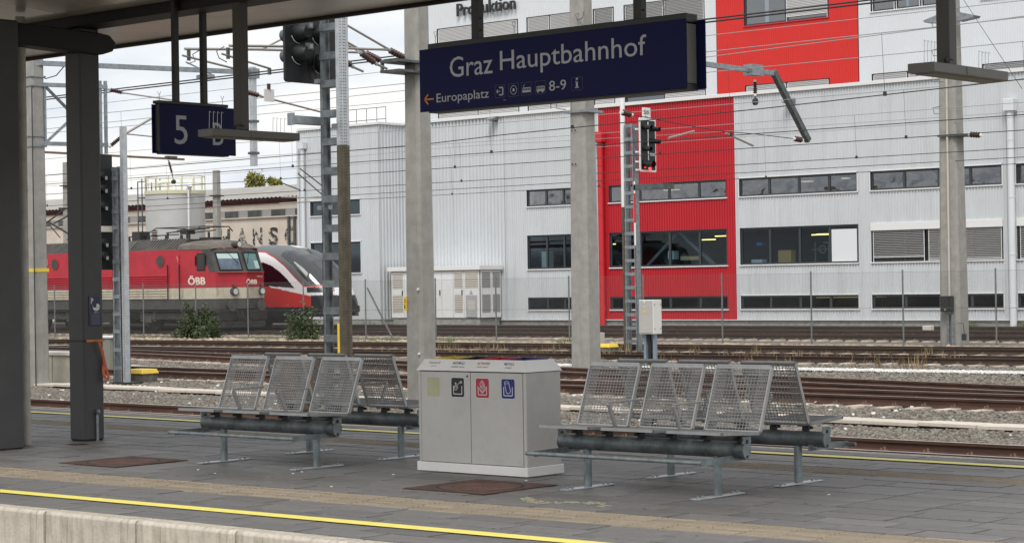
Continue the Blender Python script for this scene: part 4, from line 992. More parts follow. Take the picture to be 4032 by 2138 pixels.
cdoor(-76.5, -75.55, L2, True); cdoor(-75.55, -74.6, []); cdoor(-74.6, -73.75, []); cdoor(-73.75, -72.85, [], True); cdoor(-72.85, -72.05, []); cdoor(-72.05, -71.3, L2, True); cdoor(-71.3, -70.23, [(1.35, 2.12)])
MB().box(-71.15, -70.4, 77.255, 77.288, -.16, .95).build('meter_panel', M_CABG, cab); lv = MB()
for k in range(6): lv.box(-71.02, -70.52, 77.24, 77.254, .18 + k * .085, .23 + k * .085)
lv.build('louvre', M_LOUV, cab)
cdoor(77.34, 78.15, L2, False, 's'); cdoor(78.15, 78.88, L2, False, 's')
tri = MB().prism([(-.13, 0), (.13, 0), (0, .22)], lambda u, v, w: (-70.8 + u, w, 1.0 + v), 77.27, 77.288).build('warning_plate', M_CABG, cab)

# ================================================================ red electric locomotive
M_LRED = mat('loco_red', (0.43, 0.021, 0.036), 0.5, var=0.12, vscale=1.4)
stain(M_LRED, (0.22, 0.03, 0.035), (1.2, 1.2, .25), .52, .75, .5)
M_LCREAM = mat('loco_cream', (0.55, 0.50, 0.39), 0.6, var=.1, vscale=2); stain(M_LCREAM, (0.21, 0.15, 0.10), (1.1, 1.1, .5), .53, .75, .75)
M_LDARK = mat('loco_umber', (0.060, 0.058, 0.052), 0.6, var=.2, vscale=2)
M_LROOF = mat('loco_roof_dirt', (0.135, 0.12, 0.10), 0.7, var=.3, vscale=1.5)
M_LUNDER = mat('underframe_dirt', (0.022, 0.020, 0.018), 0.85, var=.4, vscale=3)
M_GRILL = mat('roof_grille', (0.085, 0.080, 0.072), 0.7, var=.3, vscale=2); M_RUBBER = mat('window_rubber', (.012, .012, .012), .6)
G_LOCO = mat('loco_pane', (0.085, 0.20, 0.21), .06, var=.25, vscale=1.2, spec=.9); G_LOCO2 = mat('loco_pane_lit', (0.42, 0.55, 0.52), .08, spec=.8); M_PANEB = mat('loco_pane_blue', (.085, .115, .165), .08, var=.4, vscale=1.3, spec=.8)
M_CREAMT = mat('cream_letters', (0.74, 0.66, 0.56), .5); M_LENS = mat('lamp_lens', (.62, .64, .62), .15, spec=.8)
loco = thing('locomotive', 'red and cream electric locomotive with dark cab front behind the fence', 'locomotive', (-79.4, 62.45, -.45))
yn, yf = 61.0, 63.9; xf, xfold, xr = -71.5, -71.08, -87.4
sb = MB(); sb.prism([(xr, yn), (xf, yn), (xfold, 62.45), (xf, yf), (xr, yf)], lambda u, v, w: (u, v, w), 1.535, 2.22); sb.build('body', M_LRED, loco)
# upper body, raked cab end
def raked(z): return -.44 * (z - 2.22) / 1.06
up_ = MB()
def ring(z, xo, ins=0): return [(xr, yn + ins, z), (xo + raked(z) if z > 2.22 else xo, yn + ins, z), (xfold + raked(z), 62.45, z), (xo + raked(z), yf - ins, z), (xr, yf - ins, z)]
A_, B_ = ring(2.2205, xf), ring(3.30, xf, .03); n = len(up_.v); up_.v += A_ + B_
for i in range(5): j = (i + 1) % 5; up_.f.append((n + i, n + j, n + 5 + j, n + 5 + i))
up_.f.append(tuple(n + 5 + i for i in range(5)))
up_.build('upper_body', M_LRED, loco)
def fpt(side, t, z, out=0.0):
    """point on the cab front: side -1 near facet, +1 far facet, t from outer edge 0 to the fold 1"""
    ye = yn if side < 0 else yf; y = ye + (62.45 - ye) * t; x = xf + (xfold - xf) * t + (raked(z) if z > 2.22 else 0); return (x + out, y, z)
cf = MB()
for s in (-1, 1):
    q = [fpt(s, 0, 2.24, .006), fpt(s, 1, 2.24, .006), fpt(s, 1, 3.29, .006), fpt(s, 0, 3.29, .006)]; cf.poly(q if s < 0 else q[::-1])
cf.poly([(xf, yn - .004, 2.24), (xf + raked(3.29), yn + .024, 3.29), (xf - 1.02, yn + .024, 3.29), (xf - .42, yn - .004, 2.24)])
cf.build('cab_front_mask', M_LDARK, loco)
for s, z0, z1 in ((-1, 2.33, 3.12), (1, 2.33, 3.12)):
    a, b = (.16, .90)
    m = MB(); q = [fpt(s, a, z0, .02), fpt(s, b, z0, .02), fpt(s, b, z1, .02), fpt(s, a, z1, .02)]
    for i in range(4): m.bar(q[i], q[(i + 1) % 4], .05, .05)
    w_ = m.build('cab_window', M_RUBBER, loco)
    m = MB().poly(q if s < 0 else q[::-1]); m.build('pane', M_PANEB if s < 0 else G_LOCO, w_)
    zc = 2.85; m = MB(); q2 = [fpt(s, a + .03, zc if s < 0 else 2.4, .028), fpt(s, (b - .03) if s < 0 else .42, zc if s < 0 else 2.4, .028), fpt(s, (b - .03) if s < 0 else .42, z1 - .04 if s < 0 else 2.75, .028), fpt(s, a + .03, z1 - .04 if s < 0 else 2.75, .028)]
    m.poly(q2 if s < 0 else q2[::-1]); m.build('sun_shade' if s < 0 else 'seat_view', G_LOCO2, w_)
    MB().bar(fpt(s, .52, 3.20, .03), fpt(s, .82, 2.62, .04), .02, .02).build('wiper', M_RUBBER, w_)
gr_ = MB()
for s in (-1, 1): gr_.bar(fpt(s, .05, 2.225, .05), fpt(s, .97, 2.225, .05), .10, .025)
gr_.build('front_ledge', mat('ledge_red', (.5, .10, .08), .5), loco)
cr = MB(); cr.prism([(-74.78, yn - .006), (xf, yn - .006), (xfold + .006, 62.45), (xf, yf + .006), (-74.78, yf + .006)], lambda u, v, w: (u, v, w), 1.03, 1.532); cr.build('cream_band', M_LCREAM, loco)
# ribbed lower sides
rib = MB(); z = 1.545
while z < 2.18: rib.prism([(yn - .002, z), (yn - .05, z + .015), (yn - .05, z + .06), (yn - .002, z + .085)], lambda u, v, w: (w, u, v), -84.15, -74.86); z += .107
rib.build('ribbed_panel', M_LRED, loco)
MB().box(-87.4, -74.79, yn - .004, yn + .2, 1.03, 1.532).build('cream_band', M_LCREAM, loco); rib = MB(); z = 1.045
while z < 1.50: rib.prism([(yn - .005, z), (yn - .055, z + .015), (yn - .055, z + .07), (yn - .005, z + .095)], lambda u, v, w: (w, u, v), -84.15, -74.86); z += .121
rib.build('ribbed_panel', M_LCREAM, loco)
MB().prism([(xr, yn + .02), (xf - .02, yn + .02), (xfold - .02, 62.45), (xf - .02, yf - .02), (xr, yf - .02)], lambda u, v, w: (u, v, w), .57, 1.028).build('frame', M_LDARK, loco)
d = MB().box(-74.72, -74.02, yn - .012, yn + .01, 1.05, 3.06).build('cab_door', M_LRED, loco, label='red cab door with cream foot')
MB().box(-74.71, -74.03, yn - .0125, yn + .01, 1.05, 1.532).build('door_foot', M_LCREAM, d)
for x in (-74.80, -73.97): MB().tube([(x, yn - .07, 1.02), (x, yn - .07, 2.62)], .028, 8).build('handrail', M_RUBBER, loco)
for x in (-75.40, -83.47):
    w_ = MB().tube([(x, yn - .016, 2.79), (x, yn + .02, 2.79)], .29, 24).build('round_window', M_LRED, loco); MB().tube([(x, yn - .022, 2.79), (x, yn - .017, 2.79)], .265, 24).build('pane', M_LDARK, w_)
w_ = MB().box(-72.80, -72.20, yn - .012, yn + .02, 2.30, 3.11).build('side_window', M_RUBBER, loco, bevel=.03); MB().box(-72.73, -72.27, yn - .018, yn - .0125, 2.37, 3.05).build('pane', mat('side_pane', (.02, .022, .018), .1), w_)
for x in (-72.84, -72.16): MB().box(x - .02, x + .02, yn - .06, yn, 2.55, 3.0).build('mirror_bracket', M_RUBBER, loco)
text_mb('\u00d6BB', (-73.42, yn - .008, 1.67), LX, LZ, 1.22, .43, .006, .03).build('lettering', M_CREAMT, loco)
tf = (Vector(fpt(-1, 1, 1.8)) - Vector(fpt(-1, 0, 1.8))).normalized()
tg = (Vector(fpt(1, 0, 1.8)) - Vector(fpt(1, 1, 1.8))).normalized()
text_mb('\u00d6BB', Vector(fpt(1, 1, 1.67, .012)) + Vector((.01, -.02, 0)), (0, 1, 0), LZ, .66, .26, .006, .03).build('lettering', M_CREAMT, loco)
text_mb('1144 221', Vector(fpt(1, .42, 1.98, .03)), tg, LZ, .46, .085, .006, .01).build('number', M_CREAMT, loco)
for (y, s, t) in ((61.85, -1, .586), (63.62, 1, .19)):
    p = Vector(fpt(s, t, 1.35)); h = MB().tube([p + Vector((-.05, 0, 0)), p + Vector((.14, 0, 0))], .19, 16).build('headlight', M_LDARK, loco, smooth=True)
    MB().tube([p + Vector((.14, 0, 0)), p + Vector((.15, 0, 0))], .135, 16).build('lens', M_LENS, h)
    q = Vector(fpt(s, t, 1.64)); h = MB().tube([q, q + Vector((.10, 0, 0))], .085, 12).build('tail_light', M_LDARK, loco, smooth=True); MB().tube([q + Vector((.10, 0, 0)), q + Vector((.106, 0, 0))], .06, 12).build('lens', M_RED, h)
p = Vector((xfold - .52, 62.45, 3.50)); h = MB().tube([p + Vector((-.3, 0, 0)), p + Vector((.10, 0, 0))], .16, 16).tube([p + Vector((.02, 0, -.5)), p + Vector((.02, 0, 0))], .09, 8).build('top_headlight', M_LDARK, loco, smooth=True); MB().tube([p + Vector((.10, 0, 0)), p + Vector((.108, 0, 0))], .12, 16).build('lens', M_LENS, h)
# domed cab roof and slatted roof flanks
rfm = MB(); st = []
for (x, k) in ((-74.15, .86), (-73.6, .97), (-73.0, 1.0), (-72.4, .9), (-72.05, .62), (-71.80, .12)):
    st.append([(x, 62.45 - 1.44 * math.cos(a) * (1 if k > .3 else .97), 3.285 + .46 * k * math.sin(a) ** .6) for a in [math.pi * j / 12 for j in range(13)]])
for s_ in st: rfm.v += s_
for i in range(len(st) - 1):
    for j in range(12): rfm.f.append((i * 13 + j, i * 13 + j + 1, (i + 1) * 13 + j + 1, (i + 1) * 13 + j))
rfm.build('cab_roof', M_LROOF, loco, smooth=True)
MB().box(-72.6 - .2, -71.95, yn + .02, yf - .02, 3.26, 3.32).build('cab_eave', M_LROOF, loco)
MB().prism([(yn + .08, 3.28), (yn + .66, 3.80), (yf - .66, 3.80), (yf - .08, 3.28)], lambda u, v, w: (w, u, v), xr, -74.1).build('roof', M_LDARK, loco)
sl_ = MB(); x = -86.9
while x < -74.2:
    if not (-80.6 < x < -78.0): sl_.hexa([(x, yn + .06, 3.30), (x + .10, yn + .06, 3.30), (x + .10, yn + .10, 3.30), (x, yn + .10, 3.30), (x + .05, yn + .64, 3.84), (x + .15, yn + .64, 3.84), (x + .15, yn + .68, 3.84), (x + .05, yn + .68, 3.84)])
    elif sl_.v and x > -80.7 and len(sl_.v) > 0 and x < -80.3:
        sl_.build('roof_grille', M_GRILL, loco); sl_ = MB()
    x += .21
sl_.build('roof_grille', M_GRILL, loco); MB().box(-86.9, -74.0, yn + .03, yn + .07, 3.285, 3.32).build('gutter', M_LROOF, loco)
# roof gear and pantographs
rg = MB(); rg.tube([(-84, 62.2, 4.02), (-78, 62.2, 4.02), (-75.5, 62.2, 4.05)], .03, 6)
for x in (-81.5, -79.2, -77.7, -76.4, -75.3): rg.tube([(x, 62.2, 3.8), (x, 62.2, 4.03)], [.09, .06], 8)
rg.box(-78.6, -78.0, 61.9, 62.5, 3.8, 4.25); rg.box(-73.9, -72.9, 62.1, 62.6, 3.70, 3.86); rg.build('roof_gear', M_BLACKM, loco)
ins_ = MB()
for k in range(5): ins_.tube([(-76.9, 61.9, 3.86 + k * .09), (-76.9, 61.9, 3.92 + k * .09)], [.17, .12], 10)
ins_.build('roof_insulator', M_PORC, loco)
pf_ = MB(); 
for y in (61.8, 63.1): pf_.tube([(-75.9, y, 4.12), (-74.3, y, 4.20), (-73.9, y, 4.22)], .03, 6); pf_.tube([(-75.8, y, 3.85), (-75.8, y, 4.1)], .05, 6); pf_.tube([(-74.4, y, 3.8), (-74.4, y, 4.15)], .06, 6)
pf_.tube([(-75.9, 62.45, 4.22), (-73.6, 62.45, 4.30)], .045, 6); pf_.box(-75.4, -74.9, 62.2, 62.7, 4.05, 4.28)
for x in (-76.5, -73.3): pf_.tube([(x, 61.3, 4.16), (x + .1, 61.6, 4.36), (x + .1, 63.3, 4.36), (x, 63.6, 4.16)], .03, 6)
pf_.tube([(-76.4, 61.6, 4.36), (-73.2, 61.6, 4.36)], .02, 6); pf_.tube([(-76.4, 63.3, 4.36), (-73.2, 63.3, 4.36)], .02, 6)
pf_.build('folded_pantograph', M_BLACKM, loco)
pr_ = MB(); pr_.tube([(-83.6, 62.45, 3.95), (-84.4, 62.45, 4.36), (-85.8, 62.45, 4.90)], .05, 6); pr_.tube([(-85.85, 62.2, 4.88), (-83.9, 62.0, 5.55)], .035, 6); pr_.tube([(-85.85, 62.7, 4.88), (-83.9, 62.9, 5.55)], .035, 6); pr_.tube([(-83.9, 61.6, 5.55), (-83.9, 63.3, 5.55)], .05, 6); pr_.tube([(-85.0, 62.45, 4.15), (-85.8, 62.45, 4.75)], .028, 6)
pr_.build('raised_pantograph', M_BLACKM, loco); MB().box(-83.6, -82.0, 61.8, 63.1, 3.95, 4.05).build('pantograph_base', M_RED, loco)
# running gear
ug = MB(); ug.box(-87, -72, 61.4, 63.5, .12, .57)
ug.box(-80.9, -78.2, 61.15, 63.7, -.05, .57); ug.box(-73.2, -71.2, 61.2, 63.7, -.28, .0); ug.box(-72.0, -71.3, 61.05, 63.85, .05, .56); ug.build('underframe', M_LUNDER, loco)
for x in (-85.3, -82.3, -76.6, -73.6):
    w_ = MB().tube([(x, 61.74, .10), (x, 61.60, .10)], .55, 22).build('wheel', M_LUNDER, loco); MB().box(x - .25, x + .25, 61.2, 61.38, -.05, .28).build('axle_box', M_LDARK, w_)
    sp = MB()
    for q_ in (-.48, .48):
        for k in range(4): sp.tube([(x + q_, 61.25, .02 + k * .12), (x + q_, 61.25, .08 + k * .12)], .09, 8)
    sp.build('spring', mat('spring_dust', (.10, .085, .06), .8), loco)
for x in (-84, -75.1): MB().box(x - 1.9, x + 1.9, 61.22, 61.36, .10, .38).build('bogie_frame', mat('bogie_dust', (.045, .04, .034), .85, var=.4, vscale=3), loco)
for y in (61.58, 63.33):
    b_ = MB().tube([(xf - .1, y, .70), (xf + .42, y, .70)], .11, 12).build('buffer', M_LUNDER, loco); MB().tube([(xf + .42, y, .70), (xf + .48, y, .70)], .24, 16).build('buffer_plate', M_LDARK, b_)
hs = MB()
for y in (62.0, 62.3, 62.8): hs.tube([(xf + .2, y, .62), (xf + .4, y, .2), (xf + .25, y + .1, .05)], .025, 6)
hs.build('brake_hose', M_RUBBER, loco)
fl = MB()
for x in (-84.06, -74.12):
    fl.bar((x, yn - .01, 3.02), (x - .06, yn - .01, 2.90), .012, .04, (0, 1, 0)); fl.bar((x - .06, yn - .01, 2.90), (x + .04, yn - .01, 2.88), .012, .03, (0, 1, 0)); fl.bar((x + .04, yn - .01, 2.88), (x - .02, yn - .01, 2.75), .012, .03, (0, 1, 0))
fl.build('hazard_flash', M_CREAMT, loco)

# ================================================================ white and red railcar behind it
M_DWH = mat('railcar_white', (0.74, 0.74, 0.75), .28, spec=.6); M_DRD = mat('railcar_red', (0.50, 0.022, 0.020), .3, spec=.6); M_DGR = mat('railcar_roof_grey', (0.12, 0.125, 0.13), .45, var=.05, vscale=1); M_DBK = mat('railcar_black', (.015, .015, .017), .3)
M_DGL = mat('railcar_glass', (.030, .033, .036), .05, spec=1.0); M_DGI = mat('railcar_interior', (.32, .34, .34), .4); M_DWIN = mat('railcar_side_glass', (.020, .006, .010), .08, spec=.6)
car = thing('railcar', 'modern white and red railcar with a streamlined black windscreen nose', 'railcar', (-79, 67.45, -.45))
RP = [(-100, 3.5), (-75.5, 3.50), (-74.5, 3.55), (-73.6, 3.50), (-72.58, 3.30), (-71.95, 3.05), (-71.43, 2.74), (-71.0, 2.38), (-70.6, 1.98), (-70.2, 1.58), (-69.85, 1.24), (-69.65, .9), (-69.6, .45)]
HWp = [(-100, 1.41), (-73, 1.41), (-72, 1.38), (-71, 1.28), (-70.3, 1.12), (-69.8, .88), (-69.6, .6)]
def lerp(tab, x):
    for (a, b), (c, d) in zip(tab[:-1], tab[1:]):
        if a <= x <= c: return b + (d - b) * (x - a) / (c - a)
    return tab[-1][1]
xs_ = list(np.concatenate([np.arange(-92, -76, .8), np.arange(-76, -69.59, .03)])); NT = 150
def sect(x):
    zr, hw = lerp(RP, x), lerp(HWp, x); zb = .10; out = []; rr = min(1.0, zr - zb)
    for j in range(NT + 1):
        t = j / NT
        if t < .42: y = hw * (1 - .03 * (1 - t / .42)); z = zb + (zr - rr - zb) * t / .42
        else: a = (t - .42) / .58 * math.pi / 2; y = hw * math.cos(a) ** .55; z = zr - rr + rr * math.sin(a) ** .8
        out.append((y, z))
    return out
secs = [sect(x) for x in xs_]
RL = [(-75.2, 3.30), (-73.93, 3.22), (-73.2, 2.95), (-72.47, 2.55), (-71.85, 2.05), (-71.25, 1.57), (-69, 1.55)]
BW = [(-100, 2.74), (-73.9, 2.70), (-73.3, 2.52), (-72.8, 2.25), (-72.3, 1.9), (-71.84, 1.47)]
LW = [(-100, 1.58), (-73.7, 1.57), (-71.84, 1.46)]
RW = [(-100, 1.75), (-74.2, 1.66), (-73.38, 1.50), (-70.86, 1.09), (-69, .95)]
parts = {}
def region(x, y, z):
    if z < .56: return 'skirt'
    if x > -70.84 and z < 1.12: return 'skirt'
    rl = lerp(RL, x) if x > -75.2 else 3.28
    if z > rl:
        if x > -72.85 and z > 1.62 and z > lerp(RL, x - .46):
            return 'cab_view' if side_now < 0 and (-71.95 < x < -71.1 and lerp(RL, x - .62) + .05 < z < lerp(RP, x) - .32) else 'windscreen'
        return 'roof'
    if z > rl - .055 and x > -75: return 'red_line'
    if x < -71.84 and z < lerp(BW, x) and z > lerp(LW, x): return 'side_glass'
    if -71.05 < x < -70.18 and 1.25 < z < 1.50 and y > .9: return 'lamp_cluster' if side_now < 0 else 'body'
    if z < lerp(RW, x): return 'red_skirt'
    return 'body'
MM = {'skirt': ('lower_skirt', M_DBK), 'windscreen': ('windscreen', M_DGL), 'cab_view': ('cab_view', M_DGI), 'roof': ('roof', M_DGR), 'red_line': ('red_line', M_DRD), 'side_glass': ('side_window', M_DWIN), 'lamp_cluster': ('headlight', M_DBK), 'red_skirt': ('red_panel', M_DRD), 'body': ('body', M_DWH)}
for side in (-1, 1):
    side_now = side
    for i in range(len(xs_) - 1):
        for j in range(NT):
            x = (xs_[i] + xs_[i + 1]) / 2; y = (secs[i][j][0] + secs[i][j + 1][0]) / 2; z = (secs[i][j][1] + secs[i][j + 1][1]) / 2
            k = region(x, y, z) if (side < 0 or x > -73) else 'body'
            mb = parts.setdefault(k, MB())
            P4 = [(xs_[i], 67.45 + side * secs[i][j][0], secs[i][j][1]), (xs_[i + 1], 67.45 + side * secs[i + 1][j][0], secs[i + 1][j][1]), (xs_[i + 1], 67.45 + side * secs[i + 1][j + 1][0], secs[i + 1][j + 1][1]), (xs_[i], 67.45 + side * secs[i][j + 1][0], secs[i][j + 1][1])]
            mb.poly(P4)
for k, mb in parts.items():
    me = mb.mesh(MM[k][0], MM[k][1], origin_of(car)); b_ = bmesh.new(); b_.from_mesh(me); bmesh.ops.remove_doubles(b_, verts=b_.verts[:], dist=.0005); bmesh.ops.recalc_face_normals(b_, faces=b_.faces[:]); b_.to_mesh(me); b_.free()
    for p in me.polygons: p.use_smooth = True
    link_mesh(MM[k][0], me, car)
wp = MB().bar((-72.3, 66.25, 2.62), (-71.5, 66.9, 2.72), .03, .03).build('wiper', M_DBK, car)
text_mb('\u00d6BB', (-70.10, 66.35, 1.27), Vector((.75, .62, 0)), LZ, .52, .22, .01, .02).build('lettering', M_DRD, car)
cw = MB()
for x in (-90, -87.6, -74.4, -72.2): cw.tube([(x, 66.70, -.03), (x, 66.60, -.03)], .42, 18)
cw.box(-91, -86.8, 66.4, 66.6, -.2, .1); cw.box(-75.2, -71.4, 66.4, 66.6, -.2, .1); cw.box(-86, -76, 66.2, 68.7, -.25, .2); cw.box(-69.7, -69.1, 67.2, 67.7, .3, .6); cw.build('running_gear', M_LUNDER, car)

# ================================================================ old works hall, silo, trees behind
M_HALL = mat('hall_plaster', (0.60, 0.53, 0.455), .9, var=.06, vscale=.6); stain(M_HALL, (0.50, 0.38, 0.29), (.35, .35, .12), .5, .75, .5); stain(M_HALL, (0.40, 0.36, 0.32), (.8, .8, .2), .56, .76, .5)
M_FIBRE = mat('fibre_cement', (0.33, 0.315, 0.295), .9, var=.12, vscale=.8); stain(M_FIBRE, (.25, .235, .21), (.5, .5, .5), .52, .75, .5)
M_OXBLOOD = mat('oxblood_strip', (0.10, 0.022, 0.018), .8, var=.4, vscale=1.2)
hall = thing('works_hall', 'old cream works hall with a grey corrugated roof and flaking painted letters', 'building', (-125, 105, -.6))
MB().box(-175, -86, 100, 100.5, -1, 7.48).build('wall', M_HALL, hall)
MB().box(-175, -86, 100.06, 100.4, 7.485, 7.93).build('eaves_strip', M_OXBLOOD, hall)
rc = MB(); x = -176; nn_ = 0
while x < -85:
    rc.v += [(x, 99.55, 7.86 if nn_ % 2 else 7.95), (x, 108.5, 9.28 if nn_ % 2 else 9.37)]; x += .22; nn_ += 1
for i in range(nn_ - 1): rc.f.append((2 * i, 2 * i + 2, 2 * i + 3, 2 * i + 1))
rc.build('roof', M_FIBRE, hall)
x = -174.2; k = 0
M_HW = mat('hall_pane', (.05, .055, .05), .2, var=.5, vscale=2); M_HF = mat('hall_panel_grey', (.30, .29, .285), .8)
while x < -88:
    if x > -150:
        w_ = MB().box(x, x + 1.55, 99.93, 99.998, 6.56, 7.08).build('window', M_HF, hall); MB().box(x + .05, x + 1.5, 99.90, 99.925, 6.60, 7.04).build('pane', M_HW, w_)
        MB().box(x + 1.58, x + 2.50, 99.95, 99.999, 6.56, 7.08).build('panel', M_HF, hall)
    x += 2.53
MB().box(-175, -86, 99.85, 99.998, 6.48, 6.555).build('ledge', M_HALL, hall)
# flaking painted letters: thin flecks of paint left on the plaster
def flaky():
    m = mat('flaking_paint', (.04, .036, .034), .9); t = m.node_tree; b = t.nodes['Principled BSDF']; L = t.links.new
    tc = t.nodes.new('ShaderNodeTexCoord'); n = t.nodes.new('ShaderNodeTexNoise'); n.inputs['Scale'].default_value = 4.5; n.inputs['Detail'].default_value = 8; n.inputs['Roughness'].default_value = .7
    L(tc.outputs['Object'], n.inputs[0]); r = t.nodes.new('ShaderNodeValToRGB'); r.color_ramp.elements[0].position = .50; r.color_ramp.elements[1].position = .56; r.color_ramp.elements[0].color = (.035, .033, .033, 1); r.color_ramp.elements[1].color = (.50, .44, .38, 1)
    L(n.outputs[0], r.inputs[0]); L(r.outputs[0], b.inputs['Base Color']); return m
M_FLAKE = flaky()
for ch, xa, w_, z0, z1 in (('H', -116.75, 1.25, 4.52, 5.78), ('A', -114.75, 1.15, 4.52, 5.80), ('N', -113.02, 1.05, 4.5, 5.80), ('S', -111.32, 1.05, 4.47, 5.78), ('C', -109.62, 1.15, 4.47, 5.80), ('H', -107.5, 1.2, 4.5, 5.8), ('P', -125.0, 1.0, 4.5, 5.6), ('E', -126.9, 1.0, 4.5, 5.6)):
    text_mb(ch, (xa, 99.992, z0), LX, LZ, w_, z1 - z0, .008, .035).build('painted_letter', M_FLAKE, hall)
MB().box(-109.05, -108.9, 99.75, 99.9, 3, 6.5).box(-108.45, -108.3, 99.75, 99.9, 3, 6.5).build('wall_ladder', M_GALV_D, hall)
# silo
silo = thing('silo', 'pale grey steel silo with yellow top railing in front of the works hall', 'silo', (-109.6, 90, -.6))
M_SILO = mat('silo_sheet', (.50, .495, .49), .45, .2, var=.05, vscale=.8); M_YRAIL = mat('rail_yellow', (.60, .575, .40), .6)
sy_, sx_ = 90.0, -109.55; R_ = 2.0
MB().tube([(sx_, sy_, -1), (sx_, sy_, 7.82)], R_, 40).build('shell', M_SILO, silo, smooth=True)
MB().tube([(sx_, sy_, 7.83), (sx_, sy_, 8.08)], R_ + .06, 40).build('top_band', M_YRAIL, silo, smooth=True)
rl_ = MB()
for z in (8.55, 9.05):
    pts = [(sx_ + R_ * math.cos(2 * math.pi * k / 28), sy_ + R_ * math.sin(2 * math.pi * k / 28), z) for k in range(29)]; rl_.tube(pts, .03, 6)
for k in range(14): a = 2 * math.pi * k / 14; rl_.tube([(sx_ + R_ * math.cos(a), sy_ + R_ * math.sin(a), 8.05), (sx_ + R_ * math.cos(a), sy_ + R_ * math.sin(a), 9.05)], .035, 6)
rl_.build('top_railing', M_YRAIL, silo)
pp_ = MB(); pp_.tube([(sx_ - 1.2, sy_ - .5, 8.45), (sx_ - 1.1, sy_ - .5, 8.68), (sx_ - .4, sy_ - .5, 8.72), (sx_ + .3, sy_ - .5, 8.70), (sx_ + .5, sy_ - .5, 8.4), (sx_ + .5, sy_ - .5, 8.0)], .16, 10); pp_.tube([(sx_ - .3, sy_ - .5, 8.0), (sx_ - .25, sy_ - .5, 8.6)], .12, 8); pp_.tube([(sx_ + R_ + .1, sy_ - .6, 7.9), (sx_ + R_ + .5, sy_ - .8, 8.4)], .18, 8); pp_.tube([(sx_ + R_ + .35, sy_ - .8, 4.0), (sx_ + R_ + .35, sy_ - .8, 8.5)], .06, 8)
pp_.build('vent_pipe', M_WHITE, silo, smooth=True)
ld_ = MB()
for x in (sx_ - R_ - .75, sx_ - R_ - .30, sx_ - R_ + .15):
    for y in (89.0, 90.2): ld_.tube([(x, y, -1), (x, y, 9.0 if x > sx_ - R_ - .5 else 8.8)], .045, 6)
for z in (2, 3.5, 5.0, 6.3, 7.7, 8.8):
    ld_.box(sx_ - R_ - .78, sx_ - R_ + .18, 88.97, 89.03, z - .03, z + .03); ld_.box(sx_ - R_ - .78, sx_ - R_ + .18, 88.97, 90.23, z - .03, z - .01) if z in (5.0, 7.7) else None
ld_.build('access_ladder', M_GALV_D, silo)
# trees beyond the roof
M_LEAFY = mat('leaf_yellow_green', (.24, .235, .045), .7, island=.5); M_BARK = mat('bark', (.07, .055, .045), .9, var=.3, vscale=8)
def tree(x, y, z0, zt, r, n, label, seed, m, hgt=None):
    t = thing('tree', label, 'tree', (x, y, z0)); g = np.random.default_rng(seed); c = []; tr = MB().tube([(x, y, z0), (x + .1, y, zt - r * .8)], [.3, .08], 8)
    for k in range(16):
        a, b = g.uniform(0, 6.28), g.uniform(-.4, 1); q = np.array([x + math.cos(a) * r * .62 * math.sqrt(1 - b * b * .7), y + math.sin(a) * r * .6, zt - r + b * r * .62]); c.append(q); tr.tube([(x, y, zt - 1.7 * r), tuple(q)], [.07, .02], 5)
    tr.build('trunk', M_BARK, t)
    c = np.array(c); pts = c[g.integers(0, len(c), n)] + g.normal(0, r * .20, (n, 3)); o = link_mesh('crown', leaves_mesh('crown', pts - np.array([x, y, z0]), g.uniform(.07, .17, n), m, seed), t)
    return t
tree(-146.3, 130, -.6, 12.25, .95, 2400, 'taller round green-yellow tree crown showing over the hall roof', 31, M_LEAFY)
tree(-144.9, 131, -.6, 11.75, .75, 1700, 'lower green-yellow tree crown just right of the taller one', 32, M_LEAFY)
tree(-142.0, 132, -.6, 11.0, .7, 500, 'tip of a small tree peeping over the hall roof farthest right', 33, M_LEAFY)
# shrubs by the fence
M_LEAFD = mat('leaf_dark_green', (.058, .085, .030), .6, island=.55); M_LEAFG = mat('grass_green', (.10, .16, .035), .8, island=.4); M_DRY = mat('dry_weed', (.26, .19, .10), .9, island=.35)
def shrub(x, y, w, h, n, label, seed):
    t = thing('shrub', label, 'shrub', (x, y, -.6)); g = np.random.default_rng(seed); pts = []; sm = MB()
    for k in range(34):
        bx_ = x + g.normal(0, w * .32); by = y + g.normal(0, w * .25); ht = h * g.uniform(.35, 1.0) * max(.3, 1 - abs(bx_ - x) / w); lean = g.normal(0, .25, 2); sm.tube([(bx_, by, -.62), (bx_ + lean[0] * ht, by + lean[1] * ht, -.6 + ht)], [.015, .005], 4)
        m_ = n // 34; tt = g.uniform(.05, 1.05, m_); pts.append(np.stack([bx_ + lean[0] * ht * tt + g.normal(0, .10, m_), by + lean[1] * ht * tt + g.normal(0, .10, m_), -.6 + ht * tt + g.normal(0, .04, m_)], 1))
    sm.build('stem', M_BARK, t); p = np.concatenate(pts) - np.array([x, y, -.6]); p[:, 2] = np.maximum(p[:, 2], .01)
    link_mesh('foliage', leaves_mesh('foliage', p, g.uniform(.03, .08, len(p)), M_LEAFD, seed), t)
shrub(-65.7, 55.2, 1.75, 1.75, 5200, 'larger dark green shrub at the fence in front of the locomotive cab', 41)
shrub(-59.6, 55.2, 1.05, 1.55, 2600, 'smaller spindly green shrub at the fence below the railcar nose', 42)
